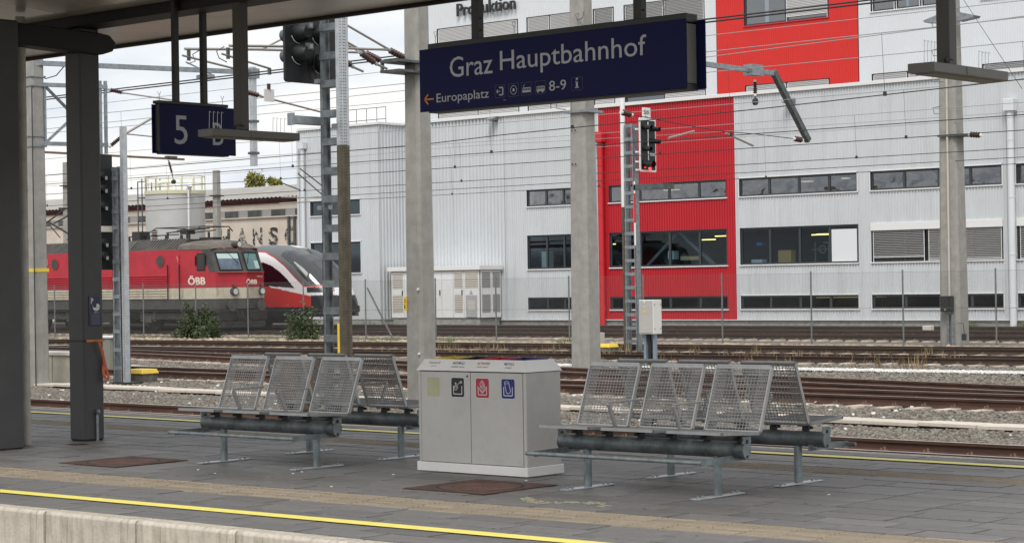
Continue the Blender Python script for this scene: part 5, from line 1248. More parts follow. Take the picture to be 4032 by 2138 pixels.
def tufts(name, spots, h, m, seed, n):
    g = np.random.default_rng(seed); mb = MB()
    for (xa, xb, ya, yb) in spots:
        for k in range(n):
            x, y = g.uniform(xa, xb), g.uniform(ya, yb); hh = h * g.uniform(.3, 1); a = g.uniform(0, 3.14); dx, dy = math.cos(a) * .012, math.sin(a) * .012; l = g.normal(0, .25, 2) * hh
            mb.poly([(x - dx, y - dy, -.63), (x + dx, y + dy, -.63), (x + l[0] + dx * .3, y + l[1], -.63 + hh), (x + l[0], y + l[1], -.63 + hh)])
    mb.build(name, m, kind='stuff')
rw = lambda x: 45.8 + .05 * (x + 35)
tufts('dry_weeds', [(x, x + random.uniform(.15, .7), rw(x) - .5, rw(x) + .55) for x in [random.uniform(-46, -26) for _ in range(44)]], .36, M_DRY, 51, 16)
tufts('dry_weeds', [(x, x + .3, 49, 49.8) for x in [random.uniform(-48, -28) for _ in range(12)]] + [(x, x + .3, 43.0, 43.6) for x in [random.uniform(-33, -24) for _ in range(8)]], .42, M_DRY, 52, 12)
tufts('grass_patches', [(-55.5, -53.6, 54.0, 55.2), (-52.2, -50.6, 54.2, 55.0), (-69.5, -66.7, 54.2, 55.3), (-62.5, -60.5, 54.3, 55.1), (-46, -44.8, 54.2, 55), (-35.3, -33.8, 77.9, 78.9), (-41, -39.5, 78, 78.8), (-44.3, -42.9, 78.0, 78.8), (-79, -75, 75.5, 76.6), (-56, -50, 54.2, 55.3)], .30, M_LEAFG, 53, 220)
# sandy mounds along the fence foot
g = np.random.default_rng(61); n = 1500; xs = g.uniform(-74, -27, n); ys = g.normal(54.4, .32, n)
o = link_mesh('sand_mounds', rock_mesh('sand_mounds', np.stack([xs, ys, -.63 + .05 * np.sin(xs * 6.3) ** 2 + g.uniform(0, .02, n)], 1), g.uniform(.06, .16, n), mat('sandy_gravel', (.40, .315, .225), .95, island=.2), 9, .5)); o['kind'] = 'stuff'
# ---------------------------------------------------------------- chain link fence
fence = thing('wire_fence', 'chain link fence on grey posts between the tracks and the locomotive', 'fence', (-53, 55.6, -.6))
M_FPOST = mat('fence_post_grey', (.19, .20, .20), .55, .4, var=.2, vscale=6)
fx = [-105.7, -102.4, -99.1, -95.8, -92.5, -89.2, -85.9, -82.6, -79.4, -76.15, -73.0, -69.89, -66.45, -63.2, -59.91, -56.43, -52.74, -49.73, -46.29, -43.0, -39.73, -36.26, -32.92, -29.76, -26.5, -23.2]
pm = MB().tube([(0, 0, -.1), (0, 0, 2.38)], .028, 8).mesh('post', M_FPOST, smooth=True)
for x in fx: link_mesh('post', pm, fence, Vector((x, 55.6, -.6)) - origin_of(fence))
MB().bar((-55.0, 55.62, -.5), (-56.35, 55.62, 1.45), .05, .05).build('brace', M_FPOST, fence)
wm = MB(); z0, z1 = -.50, 1.70; H_ = z1 - z0; x = -106.0
M_FW = mat('fence_wire', (.16, .165, .165), .5, .4)
while x < -23:
    for s in (1, -1):
        a, b = (x, x + H_ * .92) if s > 0 else (x + H_ * .92, x); n = len(wm.v); r = .0017
        wm.v += [(a - r, 55.6, z0), (a + r, 55.6, z0), (a, 55.6 - 2 * r, z0), (b - r, 55.6, z1), (b + r, 55.6, z1), (b, 55.6 - 2 * r, z1)]; wm.f += [(n, n + 1, n + 4, n + 3), (n + 1, n + 2, n + 5, n + 4), (n + 2, n, n + 3, n + 5)]
    x += .062
wm.build('wire_mesh', M_FW, fence, kind='stuff')
tw = MB()
for z in (-.48, .6, 1.71): tw.tube([(-106, 55.595, z), (-22, 55.595, z)], .004, 4)
tw.build('tension_wire', M_FW, fence)
# concrete trough with lids between the first two tracks
tr_ = thing('cable_trough', 'line of pale concrete cable trough lids in the ballast beside the first track', 'cable trough', (-24.5, 27.3, -.6))
def trc(x): return 27.38 - .066 * (x + 24.5)
lid = MB().box(-.49, .49, -.24, .24, -.06, 0).mesh('trough_lid', mat('trough_concrete', (.56, .50, .43), .85, var=.08, vscale=6, island=.07), bevel=.008)
x = -42.0
while x < -10:
    o = link_mesh('trough_lid', lid, tr_, Vector((x, trc(x), -.545 + random.uniform(-.012, .006))) - origin_of(tr_)); o.rotation_euler = (random.uniform(-.012, .012), random.uniform(-.012, .012), math.atan(-.066) + random.uniform(-.02, .02)); x += 1.0
t2 = thing('cable_trough', 'pale concrete cable trough lids running behind the second track on the left', 'cable trough', (-44, 35.6, -.6))
x = -60.0
while x < -36.6: 
    o = link_mesh('trough_lid', lid, t2, Vector((x, 35.45 - .2 * (x + 44), -.55 + random.uniform(-.012, .006))) - origin_of(t2)); o.rotation_euler.z = math.atan(-.2); x += 1.02

# ================================================================ masts, signals, overhead line
def conc_mast(x, y, zt, w0, w1, label, zb=-.7, notch=True, rot=0.0):
    t = thing('concrete_mast', label, 'mast', (x, y, -.6)); m = MB(); c = .14
    def sec(w): h = w / 2; k = w * c; return [(-h + k, -h), (h - k, -h), (h, -h + k), (h, h - k), (h - k, h), (-h + k, h), (-h, h - k), (-h, -h + k)]
    n = 10; base = len(m.v); cr, sr = math.cos(rot), math.sin(rot)
    for i in range(n + 1):
        z = zb + (zt - zb) * i / n; w = w0 + (w1 - w0) * i / n
        m.v += [(x + u * cr - v * sr, y + u * sr + v * cr, z) for u, v in sec(w)]
    for i in range(n):
        for j in range(8): m.f.append((i * 8 + j, i * 8 + (j + 1) % 8, (i + 1) * 8 + (j + 1) % 8, (i + 1) * 8 + j))
    m.f.append(tuple(n * 8 + j for j in range(8)))
    m.build('shaft', M_CONC, t); return t
def insulator(parent, p, q, r=.055, n=7, m=None, mc=None):
    mb = MB(); p, q = Vector(p), Vector(q)
    mb.tube([p, q], r * .55, 8)
    pts, rs = [], []
    for i in range(n):
        for f, k in ((0, .6), (.4, 1.0), (.75, .6)): pts.append(p + (q - p) * ((i + f) / n)); rs.append(r * k)
    mb = MB().tube(pts, rs, 8); o = mb.build('insulator', m or M_PORC, parent)
    MB().tube([p - (q - p) * .18, p], r * .55, 8).build('insulator_cap', mc or M_GALV_L, o); MB().tube([q, q + (q - p) * .18], r * .55, 8).build('insulator_cap', mc or M_GALV_L, o)
def band(t, x, y, z, w, m=None, h=.04, nm='clamp_band'):
    MB().box(x - w / 2 - .02, x + w / 2 + .02, y - w / 2 - .02, y + w / 2 + .02, z, z + h).build(nm, m or M_GALV, t)
# --- left mast with yellow band and its portal arm
lm = conc_mast(-39.45, 28.32, 8.2, .40, .33, 'left concrete mast with a yellow painted band beside the dark column')
MB().box(-39.648, -39.252, 28.122, 28.518, 1.99, 2.07).build('yellow_band', M_YPLAST, lm)
for z in (6.24, 6.45, 4.85, 5.08): band(lm, -39.45, 28.32, z, .35, M_GALV, .03)
MB().tube([(-39.235, 28.10, -.6), (-39.235, 28.10, 6.2)], .014, 6).build('earth_cable', M_WIRE, lm)
pv = Vector((1.6, 5.2, 0)).normalized(); P0 = Vector((-39.3, 28.36, 0))
def lp_(s, z): return P0 + pv * s + Vector((0, 0, z))
pa = thing('portal_arm', 'long galvanised arm reaching from the left concrete mast to a hanging drop post', 'catenary arm', tuple(lp_(0, 6.7)))
MB().bar(lp_(-.1, 6.77), lp_(5.5, 6.77), .10, .11).build('beam', M_GALV, pa)
MB().bar(lp_(5.33, 6.90), lp_(5.33, 4.50), .13, .13).build('drop_post', M_GALV_L, pa); MB().box(lp_(5.33, 0).x - .12, lp_(5.33, 0).x + .12, lp_(5.33, 0).y - .12, lp_(5.33, 0).y + .12, 6.62, 6.86).build('joint_plate', M_GALV, pa)
g2 = MB(); g2.bar(lp_(3.6, 6.95), lp_(4.3, 6.66), .03, .03); g2.box(lp_(4.1, 0).x - .2, lp_(4.1, 0).x + .2, lp_(4.1, 0).y - .12, lp_(4.1, 0).y + .12, 6.56, 6.66); g2.build('guy_bracket', M_GALV, pa)
for z in (5.55, 4.78): MB().box(lp_(5.33, 0).x - .1, lp_(5.33, 0).x + .1, lp_(5.33, 0).y - .1, lp_(5.33, 0).y + .1, z, z + .06).build('clamp_band', M_GALV_D, pa)
tr1 = thing('bracket_frame', 'galvanised K-braced bracket frame bolted to the left concrete mast', 'catenary arm', tuple(lp_(0, 5.6)))
for z in (6.28, 4.93): MB().bar(lp_(-.05, z), lp_(1.62, z), .09, .09).build('beam', M_GALV, tr1)
MB().bar(lp_(.12, 6.3), lp_(.12, 4.9), .05, .05).build('strut', M_GALV, tr1)
for s in (1.45, 1.58): MB().bar(lp_(s, 6.42), lp_(s, 4.72), .05, .07).build('strut', M_GALV, tr1)
MB().bar(lp_(.14, 6.24), lp_(1.42, 5.0), .05, .06).build('diagonal', M_GALV_D, tr1); MB().bar(lp_(.14, 4.96), lp_(1.0, 5.75), .05, .06).build('diagonal', M_GALV, tr1)
c1_ = thing('cantilever', 'tubular cantilever with brown insulators right of the left bracket frame', 'catenary arm', tuple(lp_(1.7, 5.6)))
insulator(c1_, lp_(1.70, 6.22), lp_(1.98, 6.165)); insulator(c1_, lp_(1.70, 4.92), lp_(1.96, 5.13))
tb = MB(); tb.tube([lp_(1.98, 6.16), lp_(3.35, 6.02)], .018, 6); tb.tube([lp_(2.0, 5.17), lp_(2.85, 5.66), lp_(3.3, 6.0)], .028, 8); tb.tube([lp_(2.05, 5.2), lp_(2.75, 5.15), lp_(3.2, 5.13)], .018, 6); tb.build('tube', M_BEIGE, c1_, smooth=True)
yt = MB().box(lp_(3.1, 0).x - .03, lp_(3.1, 0).x + .03, lp_(3.1, 0).y - .07, lp_(3.1, 0).y + .07, 5.76, 5.90).build('yellow_tag', M_YPLAST, c1_)
ls = thing('loose_feeder_cable', 'black feeder cables drooping from the arm on the left concrete mast', 'cable', tuple(lp_(.5, 6)))
f_ = MB(); f_.tube([lp_(-.15, 6.60), lp_(.15, 6.42), lp_(.4, 6.5), lp_(.66, 6.80)], .014, 6); f_.tube([lp_(.70, 6.85), lp_(.85, 6.1), lp_(1.02, 5.6), lp_(1.2, 5.3), lp_(1.35, 4.7)], .014, 6); f_.tube([lp_(.72, 6.85), lp_(.90, 6.2), lp_(.93, 5.75), lp_(.80, 5.65)], .012, 6); f_.build('cable', M_WIRE, ls, smooth=True)
# --- second concrete mast, left of the bins, with two cantilevers
K_ = 1.12
def FAR(v): return (v[0] * K_, v[1] * K_, EYE + (v[2] - EYE) * K_)
def fbox(x0, x1, y0, y1, z0, z1):
    a, b = FAR((x0, y0, z0)), FAR((x1, y1, z1)); return MB().box(a[0], b[0], a[1], b[1], a[2], b[2])
cm = conc_mast(-23.50 * K_, 24.42 * K_, 9.4, .44, .335, 'tall concrete mast rising behind the left benches, carrying twin cantilevers', -.72)
for z in (5.02, 5.18): fbox(-23.72, -23.28, 23.78, 24.66, z, z + .04).build('bracket_channel', M_GALV_D, cm)
fbox(-23.73, -23.70, 23.80, 23.86, 5.02, 5.22).build('bracket_plate', M_GALV, cm)
npl = fbox(-23.665, -23.605, 24.19, 24.215, 1.15, 1.38).build('number_plate', M_YPLAST, cm)
for d_, z in (('2', 1.285), ('1', 1.19)):
    t_ = text_mb(d_, FAR((-23.645, 24.186, z)), LX, LZ, .034 if d_ == '2' else .02, .066, .002, .005); t_.build('number', M_BLACK, npl)
fbox(-23.30, -23.22, 24.18, 24.25, .02, .16).build('junction_box', mat('box_blue_grey', (.25, .33, .38), .5), cm)
for z in (1.5, .45): MB().tube([FAR((-23.35, 24.195, z)), FAR((-23.35, 24.22, z))], .022, 10).build('survey_marker', M_WHITE, cm)
for k, (dx, lab) in enumerate(((0.0, 'nearer of the twin tube cantilevers on the concrete mast behind the left benches'), (-.55, 'farther of the twin tube cantilevers on the concrete mast behind the left benches'))):
    c_ = thing('cantilever', lab, 'catenary arm', FAR((-23.58 + dx, 23.8, 5.1)), 'twin cantilevers')
    X = -23.58 + dx; tb = MB()
    insulator(c_, FAR((X, 23.87, 5.385)), FAR((X, 24.20, 5.29)), .065, 6); insulator(c_, FAR((X, 23.22, 5.29)), FAR((X, 23.52, 5.16)), .065, 6)
    tb.tube([(X, 23.81, 5.41), (X, 22.95, 5.70), (X, 21.9, 6.05)], .020, 8); tb.tube([(X, 23.80, 5.39), (X, 22.6, 5.33), (X, 21.5, 5.27), (X, 20.45 - k * .4, 5.20 - k * .03)], .021, 8); tb.tube([(X, 23.13, 5.33), (X, 22.3, 5.60), (X, 21.6, 5.28)], .016, 8)
    tb.tube([(X, 20.30 - k * .3, 5.07), (X, 21.27, 4.91)], .017, 6); tb.tube([(X, 23.56, 5.14), (X, 23.80, 5.08)], .02, 6)
    tb.v = [FAR(v) for v in tb.v]; tb.build('tube', M_BEIGE, c_, smooth=True)
    d_ = MB(); d_.box(X - .015, X + .015, 20.40 - k * .3, 20.45 - k * .3, 5.0, 5.17); d_.tube([(X, 20.4 - k * .3, 4.95), (X, 20.25, 5.0), (X, 20.2, 5.1), (X, 20.35, 5.18)], .008, 6); d_.tube([(X, 21.25, 4.82), (X, 21.25, 4.91)], .03, 8); d_.v = [FAR(v) for v in d_.v]; d_.build('steady_clamp', M_GALV_D, c_)
pt = thing('white_marker_plate', 'small white blank plate hanging from the rod left of the centre lattice mast', 'sign', (-27.5, 24.75, 4.8))
MB().box(-27.50, -27.48, 24.64, 24.87, 4.87, 5.09).build('plate', M_WHITE, pt); MB().tube([(-27.49, 24.75, 5.09), (-27.49, 24.75, 5.19)], .034, 8).build('hook', M_PORC, pt)
rd = thing('stay_rod', 'long pale stay rod with a brown insulator behind the white plate', 'catenary arm', (-27.5, 25.2, 4.8)); insulator(rd, FAR((-24.65, 21.72, 4.66)), FAR((-24.65, 21.98, 4.62)), .05, 5)
MB().tube([FAR(v) for v in ((-24.65, 22.0, 4.61), (-24.65, 23.8, 4.36))], .018, 6).build('tube', M_BEIGE, rd)
# --- ladder lattice masts
def lattice(t, xa, xb, ya, yb, z0, zt, battens, m, bh=.12, taper=0.0):
    for x, s in ((xa, 1), (xb, -1)):
        u = MB(); 
        def P(xx, y, z): return (xx + (taper * (1 - (z - z0) / (zt - z0)) * (-s)), y, z)
        th = .012; fl = .055
        for (x0_, x1_, y0_, y1_) in ((x, x + s * th, ya, yb), (x, x + s * fl, ya, ya + th), (x, x + s * fl, yb - th, yb)):
            x0_, x1_ = min(x0_, x1_), max(x0_, x1_)
            u.hexa([P(x0_, y0_, z0), P(x1_, y0_, z0), P(x1_, y1_, z0), P(x0_, y1_, z0), P(x0_, y0_, zt), P(x1_, y0_, zt), P(x1_, y1_, zt), P(x0_, y1_, zt)])
        u.build('upright', m, t)
    bm_ = None
    for z in battens:
        k = taper * (1 - (z - z0) / (zt - z0))
        for y in (ya - .008, yb + .001): MB().box(xa - k + .005, xb + k - .005, y, y + .008, z, z + bh).build('batten', m, t)
M_DUCTB = mat('duct_brown', (.105, .088, .062), .7, .2, var=.25, vscale=6)
cl = thing('lattice_mast', 'dark ladder-like lattice mast in the centre beside a perforated duct', 'mast', (-25.07, 24.0, -.6))
lattice(cl, -25.29, -24.84, 23.92, 24.10, -.7, 7.0, [.64 - .92, .64 - .46, .64, 1.10, 1.55, 2.01, 2.48, 2.97, 3.44, 3.93, 4.40, 4.90, 5.37, 5.85, 6.33, 6.8], M_GALV_M)
MB().box(-24.82, -24.67, 23.84, 23.99, 3.91, 7.0).build('cable_duct', M_GALV_L, cl); MB().box(-24.82, -24.67, 23.84, 23.99, -.7, 3.905).build('cable_duct', M_DUCTB, cl, label='brown lower part of the cable duct')
hl = MB(); z = -.5
while z < 6.9:
    for x in (-24.725, -24.695): hl.box(x, x + .012, 23.8385, 23.8395, z, z + .018)
    for y in (23.87, 23.91): hl.box(-24.6695, -24.6685, y, y + .018, z, z + .018)
    z += .05
hl.build('duct_holes', M_BLACK, cl, kind='stuff')
MB().box(-24.862, -24.815, 23.83, 23.845, .46, .95).build('number_plate', M_YPLAST, cl, label='yellow upright plate low on the mast')
bl = MB()
for (x, z) in ((-25.30, 4.97), (-25.27, 2.85), (-25.0, 2.85), (-24.9, 4.2)): bl.box(x, x + .10, 23.80, 23.845, z, z + .07)
bl.build('cable_clip', M_GALV, cl)
sh = thing('railway_signal', 'large black four-lamp signal seen from behind at the top of the centre lattice mast', 'signal', (-25.45, 23.7, 4.95))
bx_ = MB().prism([(23.06, 4.98), (23.10, 4.94), (24.28, 4.94), (24.34, 5.02), (24.34, 5.95), (24.25, 6.08), (23.06, 6.08)], lambda u, v, w: (w, u, v), -25.62, -25.57); bx_.v = [(x, y + .34, z + .06) for x, y, z in bx_.v]; bx_.build('board', M_BLACK, sh)
for (y, z) in ((23.72, 5.84), (23.72, 5.49), (24.20, 5.84), (24.20, 5.36)):
    h = MB().tube([(-25.57, y, z), (-25.44, y, z), (-25.34, y, z)], [.16, .15, .10], 16).build('lamp_housing', M_BLACK, sh, smooth=True)
    k = MB(); k.box(-25.40, -25.33, y - .02, y + .11, z + .05, z + .16); k.build('housing_lid', mat('housing_lid_grey', (.10, .105, .11), .35), h); MB().box(-25.345, -25.325, y + .02, y + .09, z + .07, z + .14).build('lid_label', mat('label_grey', (.30, .31, .31), .4), h)
    MB().tube([(-25.62, y, z), (-25.95, y, z - .02)], .105, 14).build('hood', mat('hood_grey', (.10, .11, .115), .5), h, smooth=True)
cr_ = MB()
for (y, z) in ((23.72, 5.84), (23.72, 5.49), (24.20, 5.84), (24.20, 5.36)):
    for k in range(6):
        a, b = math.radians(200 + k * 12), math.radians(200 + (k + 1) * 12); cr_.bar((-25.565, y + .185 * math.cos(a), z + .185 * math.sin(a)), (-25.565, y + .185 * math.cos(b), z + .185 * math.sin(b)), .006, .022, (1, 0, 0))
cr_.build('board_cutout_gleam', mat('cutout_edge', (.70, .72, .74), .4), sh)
cb = MB(); cb.tube([(-25.5, 24.05, 5.05), (-25.5, 23.98, 5.3), (-25.5, 24.0, 5.55), (-25.5, 24.12, 5.66)], .014, 6); cb.bar((-25.54, 23.95, 6.1), (-25.54, 24.22, 5.7), .02, .05); cb.build('cable', M_BLACK, sh)
br = thing('mast_bracket', 'short grey box-section bracket on the left side of the centre lattice mast', 'bracket', (-25.25, 23.6, 4.3)); MB().box(-25.27, -25.15, 23.18, 23.87, 4.26, 4.40).build('beam', M_GALV, br, bevel=.004); MB().box(-25.28, -25.14, 23.16, 23.20, 4.24, 4.44).build('end_plate', M_GALV, br)
lf = thing('lattice_mast', 'grey ladder lattice mast right of the dark column with a tall perforated duct', 'mast', (-38.35, 29.92, -.6))
lattice(lf, -38.55, -38.31, 29.80, 30.05, -.6, 4.40, [z for z in (-.3, .12, .55, .95, 1.35, 1.75, 2.15, 2.55, 2.95, 3.32, 3.70, 4.08, 4.30)], M_GALV, .09, .045)
MB().box(-38.24, -38.12, 29.80, 29.92, -.6, 5.31).build('cable_duct', M_GALV_L, lf); hl = MB(); z = -.5
while z < 4.3:
    for x in (-38.20, -38.17): hl.box(x, x + .012, 29.7985, 29.7995, z, z + .02)
    z += .06
hl.build('duct_holes', M_BLACK, lf, kind='stuff'); MB().box(-38.75, -38.02, 29.68, 30.22, -.64, -.58).build('foot_plate', M_BLACKM, lf)
s_ = thing('railway_signal', 'tall black signal boards seen from behind, half hidden by the dark column', 'signal', (-38.7, 29.6, 2))
MB().box(-38.75, -38.70, 29.30, 29.93, 3.04, 4.70).build('board', M_BLACK, s_); MB().box(-38.75, -38.70, 29.28, 29.96, 2.02, 2.90).build('board', M_BLACK, s_); MB().box(-38.76, -38.69, 29.25, 29.97, 2.905, 3.03).build('shelf', mat('shelf_cream', (.62, .60, .54), .5), s_)
for z in (4.2, 3.9, 3.5, 2.65, 2.35):
    h = MB().tube([(-38.70, 29.62, z), (-38.56, 29.62, z)], [.11, .08], 12).build('lamp_housing', M_BLACK, s_, smooth=True); MB().box(-38.56, -38.54, 29.62, 29.67, z - .1, z - .02).build('lid_label', mat('label_grey', (.30, .31, .31), .4), h)
# --- centre concrete mast with the bent arm
cc = conc_mast(-32.87, 40.12, 10.5, .60, .42, 'thick pale concrete mast left of the red bay, behind the station sign')
MB().box(-33.2, -32.5, 39.8, 40.5, 5.80, 5.86).build('clamp_band', M_GALV, cc); MB().tube([(-33.2, 39.85, 5.9), (-33.45, 39.8, 5.95), (-33.45, 39.8, 6.1), (-33.1, 39.85, 6.15)], .018, 6).build('step_iron', M_GALV, cc)
for z in (6.9, 7.5, 8.1): MB().tube([(-32.75, 39.85, z), (-32.55, 39.8, z + .05), (-32.5, 39.8, z + .22)], .018, 6).build('step_iron', M_GALV, cc)
hb = MB()
for z in (5.35, 4.5): 
    for x in (-33.0, -32.9): hb.box(x, x + .03, 39.85 - .03, 39.86 - .015, z, z + .03)
hb.build('bolt_holes', M_BLACK, cc, kind='stuff')
ca = thing('portal_arm', 'galvanised arm with a bent drop leg right of the station sign', 'catenary arm', (-32.8, 45, 7.3))
MB().bar((-32.8, 40.2, 7.44), (-32.8, 48.6, 7.35), .12, .13).build('beam', M_GALV, ca); MB().bar((-32.8, 48.55, 7.40), (-32.8, 50.28, 5.52), .14, .17).build('drop_leg', M_GALV_D, ca); MB().box(-32.95, -32.65, 47.3, 47.85, 7.22, 7.52).build('clamp_plate', M_GALV, ca)
insulator(ca, (-32.8, 47.64, 7.05), (-32.8, 47.64, 6.72), .07, 6, None, M_WHITE)
MB().tube([(-32.76, 47.64, 6.50), (-32.84, 47.64, 6.50)], .10, 16).tube([(-32.8, 47.64, 6.65), (-32.8, 47.64, 6.5)], .02, 6).build('pulley', M_BLACKM, ca)
insulator(ca, (-32.8, 49.58, 5.55), (-32.8, 49.93, 5.53), .085, 4, None, M_WHITE); insulator(ca, (-32.6, 41.4, 5.87), (-32.6, 41.75, 5.83), .085, 4, None, M_WHITE)
MB().tube([(-32.8, 49.5, 5.55), (-32.8, 47.6, 5.60), (-32.8, 46.2, 5.60), (-32.7, 44.6, 5.66), (-32.6, 41.8, 5.83)], .012, 6).build('cross_span_wire', M_WIRE, ca)
for a, b in (((-32.8, 46.2, 5.56), (-32.8, 47.5, 5.27)), ((-32.8, 43.6, 5.32), (-32.8, 44.75, 5.55))): MB().tube([a, b], .03, 6).build('registration_arm', M_BEIGE, ca)
# --- right concrete mast
rm = conc_mast(-32.08, 57.25, 11.5, .72, .50, 'right hand concrete mast with a black loudspeaker and conduits near its foot')
MB().tube([(-32.02, 56.86, .4), (-32.02, 56.90, 8.6)], .035, 8).build('conduit', mat('conduit_cream', (.52, .48, .42), .5), rm)
MB().box(-32.35, -31.5, 56.85, 57.65, 5.88, 5.94).build('clamp_band', M_GALV_D, rm)
for x in (-32.06, -31.92): MB().tube([(x, 56.84, -.6), (x, 56.84, .38)], .045, 8).build('conduit', M_GALV, rm)
lsq = MB().box(-32.22, -31.86, 56.62, 56.86, .75 - .28, 1.13 - .18).build('loudspeaker', M_BLACK, rm, bevel=.015); MB().box(-32.20, -31.92, 56.612, 56.619, .50, .92).build('speaker_grille', mat('grille_black', (.02, .02, .02), .8), lsq); MB().box(-32.07, -32.02, 56.605, 56.611, .52, .54).build('badge', M_WHITE, lsq)
for z in (6.6, 7.6, 8.4, 9.3): MB().tube([(-32.12, 56.98, z), (-32.5, 56.95, z + .02), (-32.55, 56.95, z + .2), (-32.15, 56.98, z + .25)], .018, 6).build('step_iron', M_GALV, rm)
for s in (-1, 1):
    m = MB(); m.prism([(0, 0), (.55, .06), (.60, .12), (.10, .26), (0, .26)], lambda u, v, w: (-31.92 + s * (.3 + u), w, 9.42 + v), 56.9, 57.3); m.build('floodlight', M_GALV, rm)
MB().tube([(-31.95, 56.9, 8.9), (-31.95, 56.9, 9.75)], .06, 8).build('light_stub', M_GALV_D, rm)
MB().tube([(-31.75, 56.86, .1), (-31.55, 56.85, .1), (-31.52, 56.85, -.25)], .012, 6).box(-31.58, -31.45, 56.78, 56.86, -.42, -.22).build('padlock', M_BLACKM, rm)
insulator(rm, (-31.42, 57.25, 5.92), (-31.05, 57.2, 5.88), .1, 4, None, M_WHITE)
# --- far concrete poles
for (x, y, zt, lab) in ((-102.2, 75.6, 9.2, 'distant concrete pole left of the dark column'), (-88.3, 75.5, 8.05, 'distant concrete pole between the silo and the factory')):
    t = conc_mast(x, y, zt, .42, .34, lab); MB().box(x - .28, x + .28, y - .3, y + .3, zt - 1.45, zt - 1.38).build('clamp_band', M_BLACKM, t)
# --- ladder signal mast by the red bay
sm_ = thing('signal_mast', 'galvanised ladder signal mast with a white pole in front of the red bay', 'mast', (-39.35, 50.2, -.6))
MB().tube([(-39.53, 50.2, 3.85), (-39.53, 50.2, 7.2)], .075, 12).build('pole', M_WHITE, sm_, smooth=True); MB().tube([(-39.53, 50.2, -.6), (-39.53, 50.2, 3.845)], .07, 12).build('pole', M_DUCTB, sm_, smooth=True, label='brown lower half of the pole')
lattice(sm_, -39.40, -39.06, 50.1, 50.35, -.6, 6.35, [z * .415 - .35 for z in range(17)], M_GALV, .10, .07)
for (z0_, z1_, m_) in ((4.35, 4.72, M_WHITE), (3.45, 4.345, M_RED), (2.75, 3.445, M_WHITE)): MB().box(-39.04, -38.99, 50.08, 50.10, z0_ - .1, z1_ - .1).build('striped_plate', m_, sm_)
br2 = MB().box(-39.05, -38.0, 50.08, 50.2, 4.34, 4.52).box(-38.05, -37.65, 50.0, 50.3, 4.34, 4.50).build('side_bracket', M_GALV_D, sm_)
cbx = MB()
for z in (6.2, 5.5, 5.2, 4.95): cbx.box(-38.99, -38.92, 50.12, 50.24, z, z + .05)
cbx.build('cable_gland', M_WHITE, sm_)
sgh = thing('railway_signal', 'black signal with white edge and one red lit lamp below a small white plate', 'signal', (-38.8, 50.6, 4.9))
def XY(t): return (-38.86 + .0, 50.25 + t)
bo2 = MB(); bo2.prism(rrect(50.20, 51.02, 4.92, 6.58, .05, 3), lambda u, v, w: (w, u, v), -38.90, -38.87); bo2.build('white_border', M_WHITE, sgh); MB().prism(rrect(50.255, 50.965, 4.98, 6.50, .03, 3), lambda u, v, w: (w, u, v), -38.869, -38.86).build('board', M_BLACK, sgh)
MB().box(-38.859, -38.85, 50.59, 50.63, 5.02, 6.46).build('middle_stripe', M_WHITE, sgh)
for (y, z, r, l) in ((50.40, 6.28, .075, .30), (50.80, 6.24, .075, .30), (50.80, 5.86, .075, .30), (50.42, 5.62, .075, .26), (50.44, 5.15, .115, .34)):
    MB().tube([(-38.86, y, z + .02), (-38.86 + l, y, z - .02)], r, 14, caps=False).build('hood', M_BLACK, sgh, smooth=True)
MB().tube([(-38.855, 50.44, 5.10), (-38.84, 50.44, 5.10)], .06, 12).build('lit_lamp', mat('red_lamp', (1, .05, .05), .4, emit=(1.0, .03, .03), estr=2.5), sgh); MB().tube([(-38.60, 50.34, 4.99), (-38.58, 50.34, 4.99)], .05, 12).build('lit_lamp', mat('red_lamp', (1, .05, .05), .4, emit=(1.0, .03, .03), estr=2.5), sgh)
MB().box(-38.85, -38.842, 50.68, 50.92, 5.42, 5.50).build('name_strip', M_LETTER, sgh)
plt = MB().box(-38.90, -38.88, 50.38, 50.78, 6.52, 6.90).build('name_plate', M_WHITE, sgh); text_mb('Sch', (-38.878, 50.45, 6.69), (0, 1, 0), LZ, .26, .14, .004, .01).build('lettering', M_BLACKM, plt); text_mb('Gm', (-38.878, 50.50, 6.57), (0, 1, 0), LZ, .14, .08, .004, .005).build('lettering', M_BLACKM, plt)
# --- trackside boxes
M_JB = mat('junction_beige', (.47, .45, .42), .5, var=.04, vscale=2); M_JBL = mat('junction_light', (.66, .65, .62), .5)
jb = thing('junction_box', 'beige trackside junction box on two blue-grey posts with a yellow warning triangle', 'junction box', (-32.3, 42.2, -.6))
MB().box(-32.64, -32.17, 42.0, 42.36, .20, 1.08).build('housing', M_JBL, jb, bevel=.012); MB().box(-32.62, -32.19, 41.985, 41.999, .23, 1.06).build('door', M_JB, jb, bevel=.004)
MB().prism([(-.045, 0), (.045, 0), (0, .085)], lambda u, v, w: (-32.44 + u, w, .74 + v), 41.978, 41.9845).build('warning_triangle', M_YPLAST, jb)
pl_ = MB(); pl_.box(-32.48, -32.38, 41.978, 41.9845, .90, .915); pl_.box(-32.48, -32.38, 41.978, 41.9845, .345, .355); pl_.box(-32.46, -32.42, 41.975, 41.9845, 1.0, 1.04); pl_.build('label_strip', M_WHITE, jb); sc_ = MB()
for (y, z) in ((42.05, .96), (42.30, .96), (42.05, .34), (42.30, .34)): sc_.tube([(-32.17, y, z), (-32.155, y, z)], .013, 6)
sc_.build('screw', M_BLACKM, jb)
for x in (-32.55, -32.25): MB().box(x - .04, x + .04, 42.12, 42.20, -.65, .20).build('leg', mat('post_blue_grey', (.24, .29, .34), .5, .3), jb)
MB().tube([(-32.45, 42.18, .20), (-32.42, 42.18, -.1), (-32.42, 42.18, -.6)], .06, 8).tube([(-32.27, 42.18, .2), (-32.33, 42.15, 0), (-32.40, 42.15, -.3)], .02, 6).build('cable_bundle', M_BLACK, jb, smooth=True)
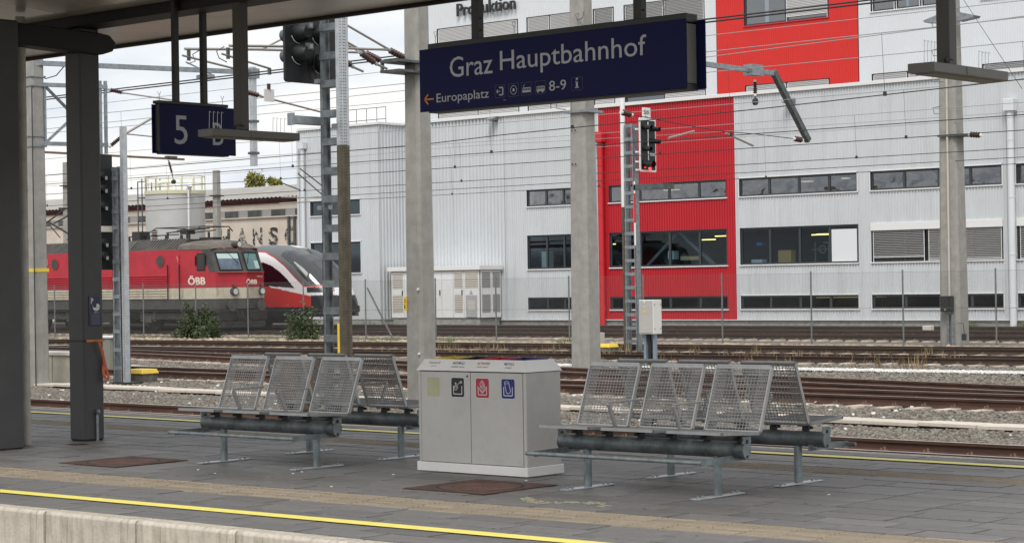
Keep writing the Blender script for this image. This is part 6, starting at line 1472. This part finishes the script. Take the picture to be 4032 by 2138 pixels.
k2 = thing('relay_cabinet', 'low beige cabinet behind the legs of the junction box', 'junction box', (-39.9, 51.9, -.6)); MB().box(-40.25, -39.60, 48.9, 49.25, -.62, -.0).build('housing', M_JB, k2, bevel=.01); MB().box(-40.2, -39.65, 48.885, 48.899, -.55, -.05).build('door', M_JBL, k2)
k3 = thing('brown_cabinet', 'brown trackside cabinet half hidden behind the left bench backs', 'junction box', (-25.6, 22.9, -.6)); MB().box(-26.0, -25.55, 23.55, 23.95, -.66, .32).build('housing', mat('cabinet_brown', (.155, .115, .075), .6), k3, bevel=.01); MB().box(-25.96, -25.59, 23.535, 23.549, -.5, .28).build('door', mat('cabinet_brown', (.155, .115, .075), .6), k3)
gc = thing('grey_cabinet', 'two-door grey cabinet standing behind the column with the orange strap', 'junction box', (-43.6, 33.5, -.6)); MB().box(-44.35, -43.2, 33.3, 33.8, -.62, .30).build('housing', mat('cabinet_stone_grey', (.22, .215, .185), .6), gc, bevel=.01)
MB().box(-44.40, -43.15, 33.25, 33.85, .302, .345).build('lid', M_WHITE, gc)
for a in (-44.33, -43.76): MB().box(a, a + .54, 33.285, 33.299, -.5, .28).build('door', mat('cabinet_stone_grey', (.22, .215, .185), .6), gc)
def motor(x, y, label):
    t = thing('point_motor', label, 'point motor', (x, y, -.6), 'yellow topped point motors'); MB().box(x - .30, x + .30, y - .22, y + .22, -.64, -.43).build('base', mat('motor_base', (.12, .11, .09), .8, var=.4, vscale=6), t)
    MB().hexa([(x - .34, y - .26, -.43), (x + .34, y - .26, -.43), (x + .34, y + .26, -.43), (x - .34, y + .26, -.43), (x - .30, y - .22, -.32), (x + .30, y - .22, -.32), (x + .30, y + .22, -.32), (x - .30, y + .22, -.32)]).build('cover', M_YPLAST, t, bevel=.015)
motor(-38.75, 30.75, 'yellow point motor cover beside the foot of the left lattice mast'); motor(-39.15, 48.7, 'yellow point motor cover right of the thick pale mast, nearer the camera'); motor(-39.9, 48.9, 'yellow point motor cover right of the thick pale mast, partly behind the other')
bw = thing('buffer_blocks', 'low wall of pale concrete blocks with a white top behind the dark column', 'wall', (-40.5, 29.4, -.6))
for i in range(5):
    xa = -43.9 + i * .93; MB().box(xa, xa + .91, 29.25, 29.65, -.66, .04).build('block', mat('block_concrete', (.40, .37, .30), .85, var=.1, vscale=4), bw, bevel=.012)
MB().box(-43.7, -39.2, 29.20, 29.95, .045, .11).build('top_slab', mat('slab_pale', (.56, .53, .48), .8, var=.06, vscale=3), bw)
sw_ = thing('turnout_lever', 'black turnout lever box on sleepers beside the second track', 'turnout lever', (-33.6, 31.6, -.5)); MB().box(-33.9, -33.4, 30.9, 31.6, -.62, -.38).prism([(-33.3, -.4), (-33.0, -.4), (-33.1, -.2), (-33.25, -.2)], lambda u, v, w: (u, w, v), 30.85, 31.1).build('box', M_BLACK, sw_)
ml = thing('white_marker_block', 'small white marker block on the ballast by the far plinth', 'marker', (-36.2, 70, -.5)); MB().box(-40.62, -40.27, 70.0, 70.3, -.63, -.34).build('block', mat('slab_pale', (.56, .53, .48), .8), ml, bevel=.02)
# --- overhead wires
def wire(name, pts, r, m, parent): return MB().tube(pts, r, 5, caps=False).build(name, m, parent)
def line(label, contact, mess, xs, rc=.011, rm_=.009, dx=7.8, off=0.0, mm=None):
    y = contact[0][1]; t = thing('overhead_line', label, 'overhead wire', (-35, y, contact[0][2]), 'overhead lines above the tracks')
    wire('contact_wire', contact, rc, M_WIRE, t)
    if mess:
        wire('messenger_wire', mess, rm_, mm or M_WIRE_L, t)
        def zi(P, x):
            for a, b in zip(P[:-1], P[1:]):
                if a[0] <= x <= b[0]: return a[2] + (b[2] - a[2]) * (x - a[0]) / (b[0] - a[0])
            return P[-1][2]
        x = xs[0] + off
        while x < xs[1]:
            d_ = MB().tube([(x, y, zi(mess, x)), (x + .05, y, zi(contact, x))], .0045, 4).box(x + .02, x + .08, y - .02, y + .02, zi(contact, x) - .02, zi(contact, x) + .06).build('dropper', M_WIRE, t); x += dx
    return t
def lev(y, z): return [(-130, y, z), (8, y, z)]
def sagw(y, z, sag, span=58, x0=-120, x1=6, ph=0.0): 
    n = 60; return [(x0 + (x1 - x0) * i / n, y, z - sag + sag * (2 * abs((((x0 + (x1 - x0) * i / n + ph) / span) % 1) - .5)) ** 2) for i in range(n + 1)]
line('overhead line with contact wire lowest above the pulley right of the station sign', [(-130, 34.5, 4.75), (-45, 34.5, 4.75), (-33.1, 34.5, 4.80), (-30.6, 34.5, 4.88), (-23.5, 34.5, 5.0), (-17.9, 34.5, 5.15), (-5, 34.5, 5.5)], sagw(34.5, 6.45, .2), (-100, -6), off=1.2)
line('overhead line second nearest above the grey cladding, ending at the right mast band', lev(41, 5.05), sagw(41, 6.75, .12), (-110, -10), off=3.0)
line('overhead line above the weedy track in front of the ladder signal mast', lev(45.8, 5.08), sagw(45.8, 6.42, .12), (-110, -12), off=5.0)
line('overhead line above the track just before the wire fence', lev(51.5, 5.03), sagw(51.5, 6.42, .15), (-120, -15), off=2.2)
line('overhead line just above the top of the wire fence posts', lev(57.0, 5.12), None, (-120, -15))
line('overhead line above the red locomotive', lev(62.4, 5.24), sagw(62.4, 7.2, .25), (-125, -20), off=4.4)
for (pts, r, lab, m) in (([(-110, 31, 6.36), (4, 31, 6.39)], .016, 'upper of the two thick black feeder cables crossing the bright red bay', M_WIRE), ([(-110, 31, 6.30), (4, 31, 6.335)], .016, 'lower of the two thick black feeder cables crossing the bright red bay', M_WIRE),
                      ([(-110, 38, 7.07), (4, 38, 7.10)], .008, 'thin pale wire just below the thick feeder cables', M_WIRE_L), ([(-90, 37, 6.2), (-28, 37, 6.45), (-20, 37, 6.62), (2, 37, 7.1)], .009, 'pale wire crossing the middle of the bright red bay', M_WIRE_L), ([(-110, 57, 6.28), (2, 57, 6.35)], .008, 'thin grey wire behind the right concrete mast', M_WIRE_L)):
    t = thing('feeder_cable', lab, 'overhead wire', (-35, pts[0][1], pts[0][2]), 'feeder cables'); wire('cable', pts, r, m, t)
gy = thing('guy_wire', 'slanting guy wires at the upper right beside the dark lamp post', 'overhead wire', (-26, 50, 9)); wire('cable', [(-31.6, 57, 10.3), (-25.9, 50, 6.5)], .009, M_WIRE, gy); wire('cable', [(-31.6, 57, 10.4), (-20.5, 50, 7.6)], .009, M_WIRE, gy)
hp_ = thing('tension_pulley', 'black insulator with a pulley wheel under the upper right lamp', 'pulley', (-25.5, 50, 6.4)); insulator(hp_, (-25.72, 50.0, 6.50), (-25.72, 50.0, 6.18), .065, 6, M_BLACKM, M_GALV); MB().tube([(-25.76, 50, 5.96), (-25.68, 50, 5.96)], .11, 16).build('pulley', M_BLACKM, hp_); wire('dropper', [(-25.72, 50, 5.9), (-25.72, 50, 4.6)], .005, M_WIRE, hp_)
bb_ = thing('contact_beam', 'rusty brown cross beam with a hanging pulley in the sky left of the 5 B sign', 'catenary arm', (-62, 46, 5.0))
MB().bar((-62.6, 44.0, 6.60), (-62.6, 51.9, 6.55), .07, .08).build('beam', mat('beam_brown', (.16, .115, .095), .7, var=.2, vscale=5), bb_); insulator(bb_, (-62.6, 51.15, 6.42), (-62.55, 51.25, 5.98), .055, 6, None, M_GALV); MB().tube([(-62.52, 51.3, 5.70), (-62.55, 51.25, 5.95)], .015, 5).tube([(-62.58, 51.3, 5.66), (-62.48, 51.3, 5.66)], .085, 14).build('pulley', M_BLACKM, bb_); MB().box(-62.68, -62.52, 51.0, 51.5, 6.58, 6.66).build('clamp', M_GALV_D, bb_)
lr = thing('registration_arm', 'crossed pale registration arms in front of the left end of the factory', 'catenary arm', (-62, 60, 4)); a_ = MB()
for p, q in (((-61.54, 56, 5.13), (-59.05, 56.1, 5.0)), ((-61.66, 56, 4.88), (-60.14, 56.1, 4.89))): a_.tube([p, q], .028, 6)
b_ = MB()
for p, q in (((-60.41, 56.0, 6.21), (-59.01, 56.1, 5.34)), ((-60.55, 56, 6.03), (-59.15, 56.1, 5.06)), ((-61.64, 56, 5.74), (-60.54, 56.1, 5.37))): b_.tube([p, q], .025, 6)
b_.build('stay', M_WIRE, lr)
a_.build('tube', M_BEIGE, lr)
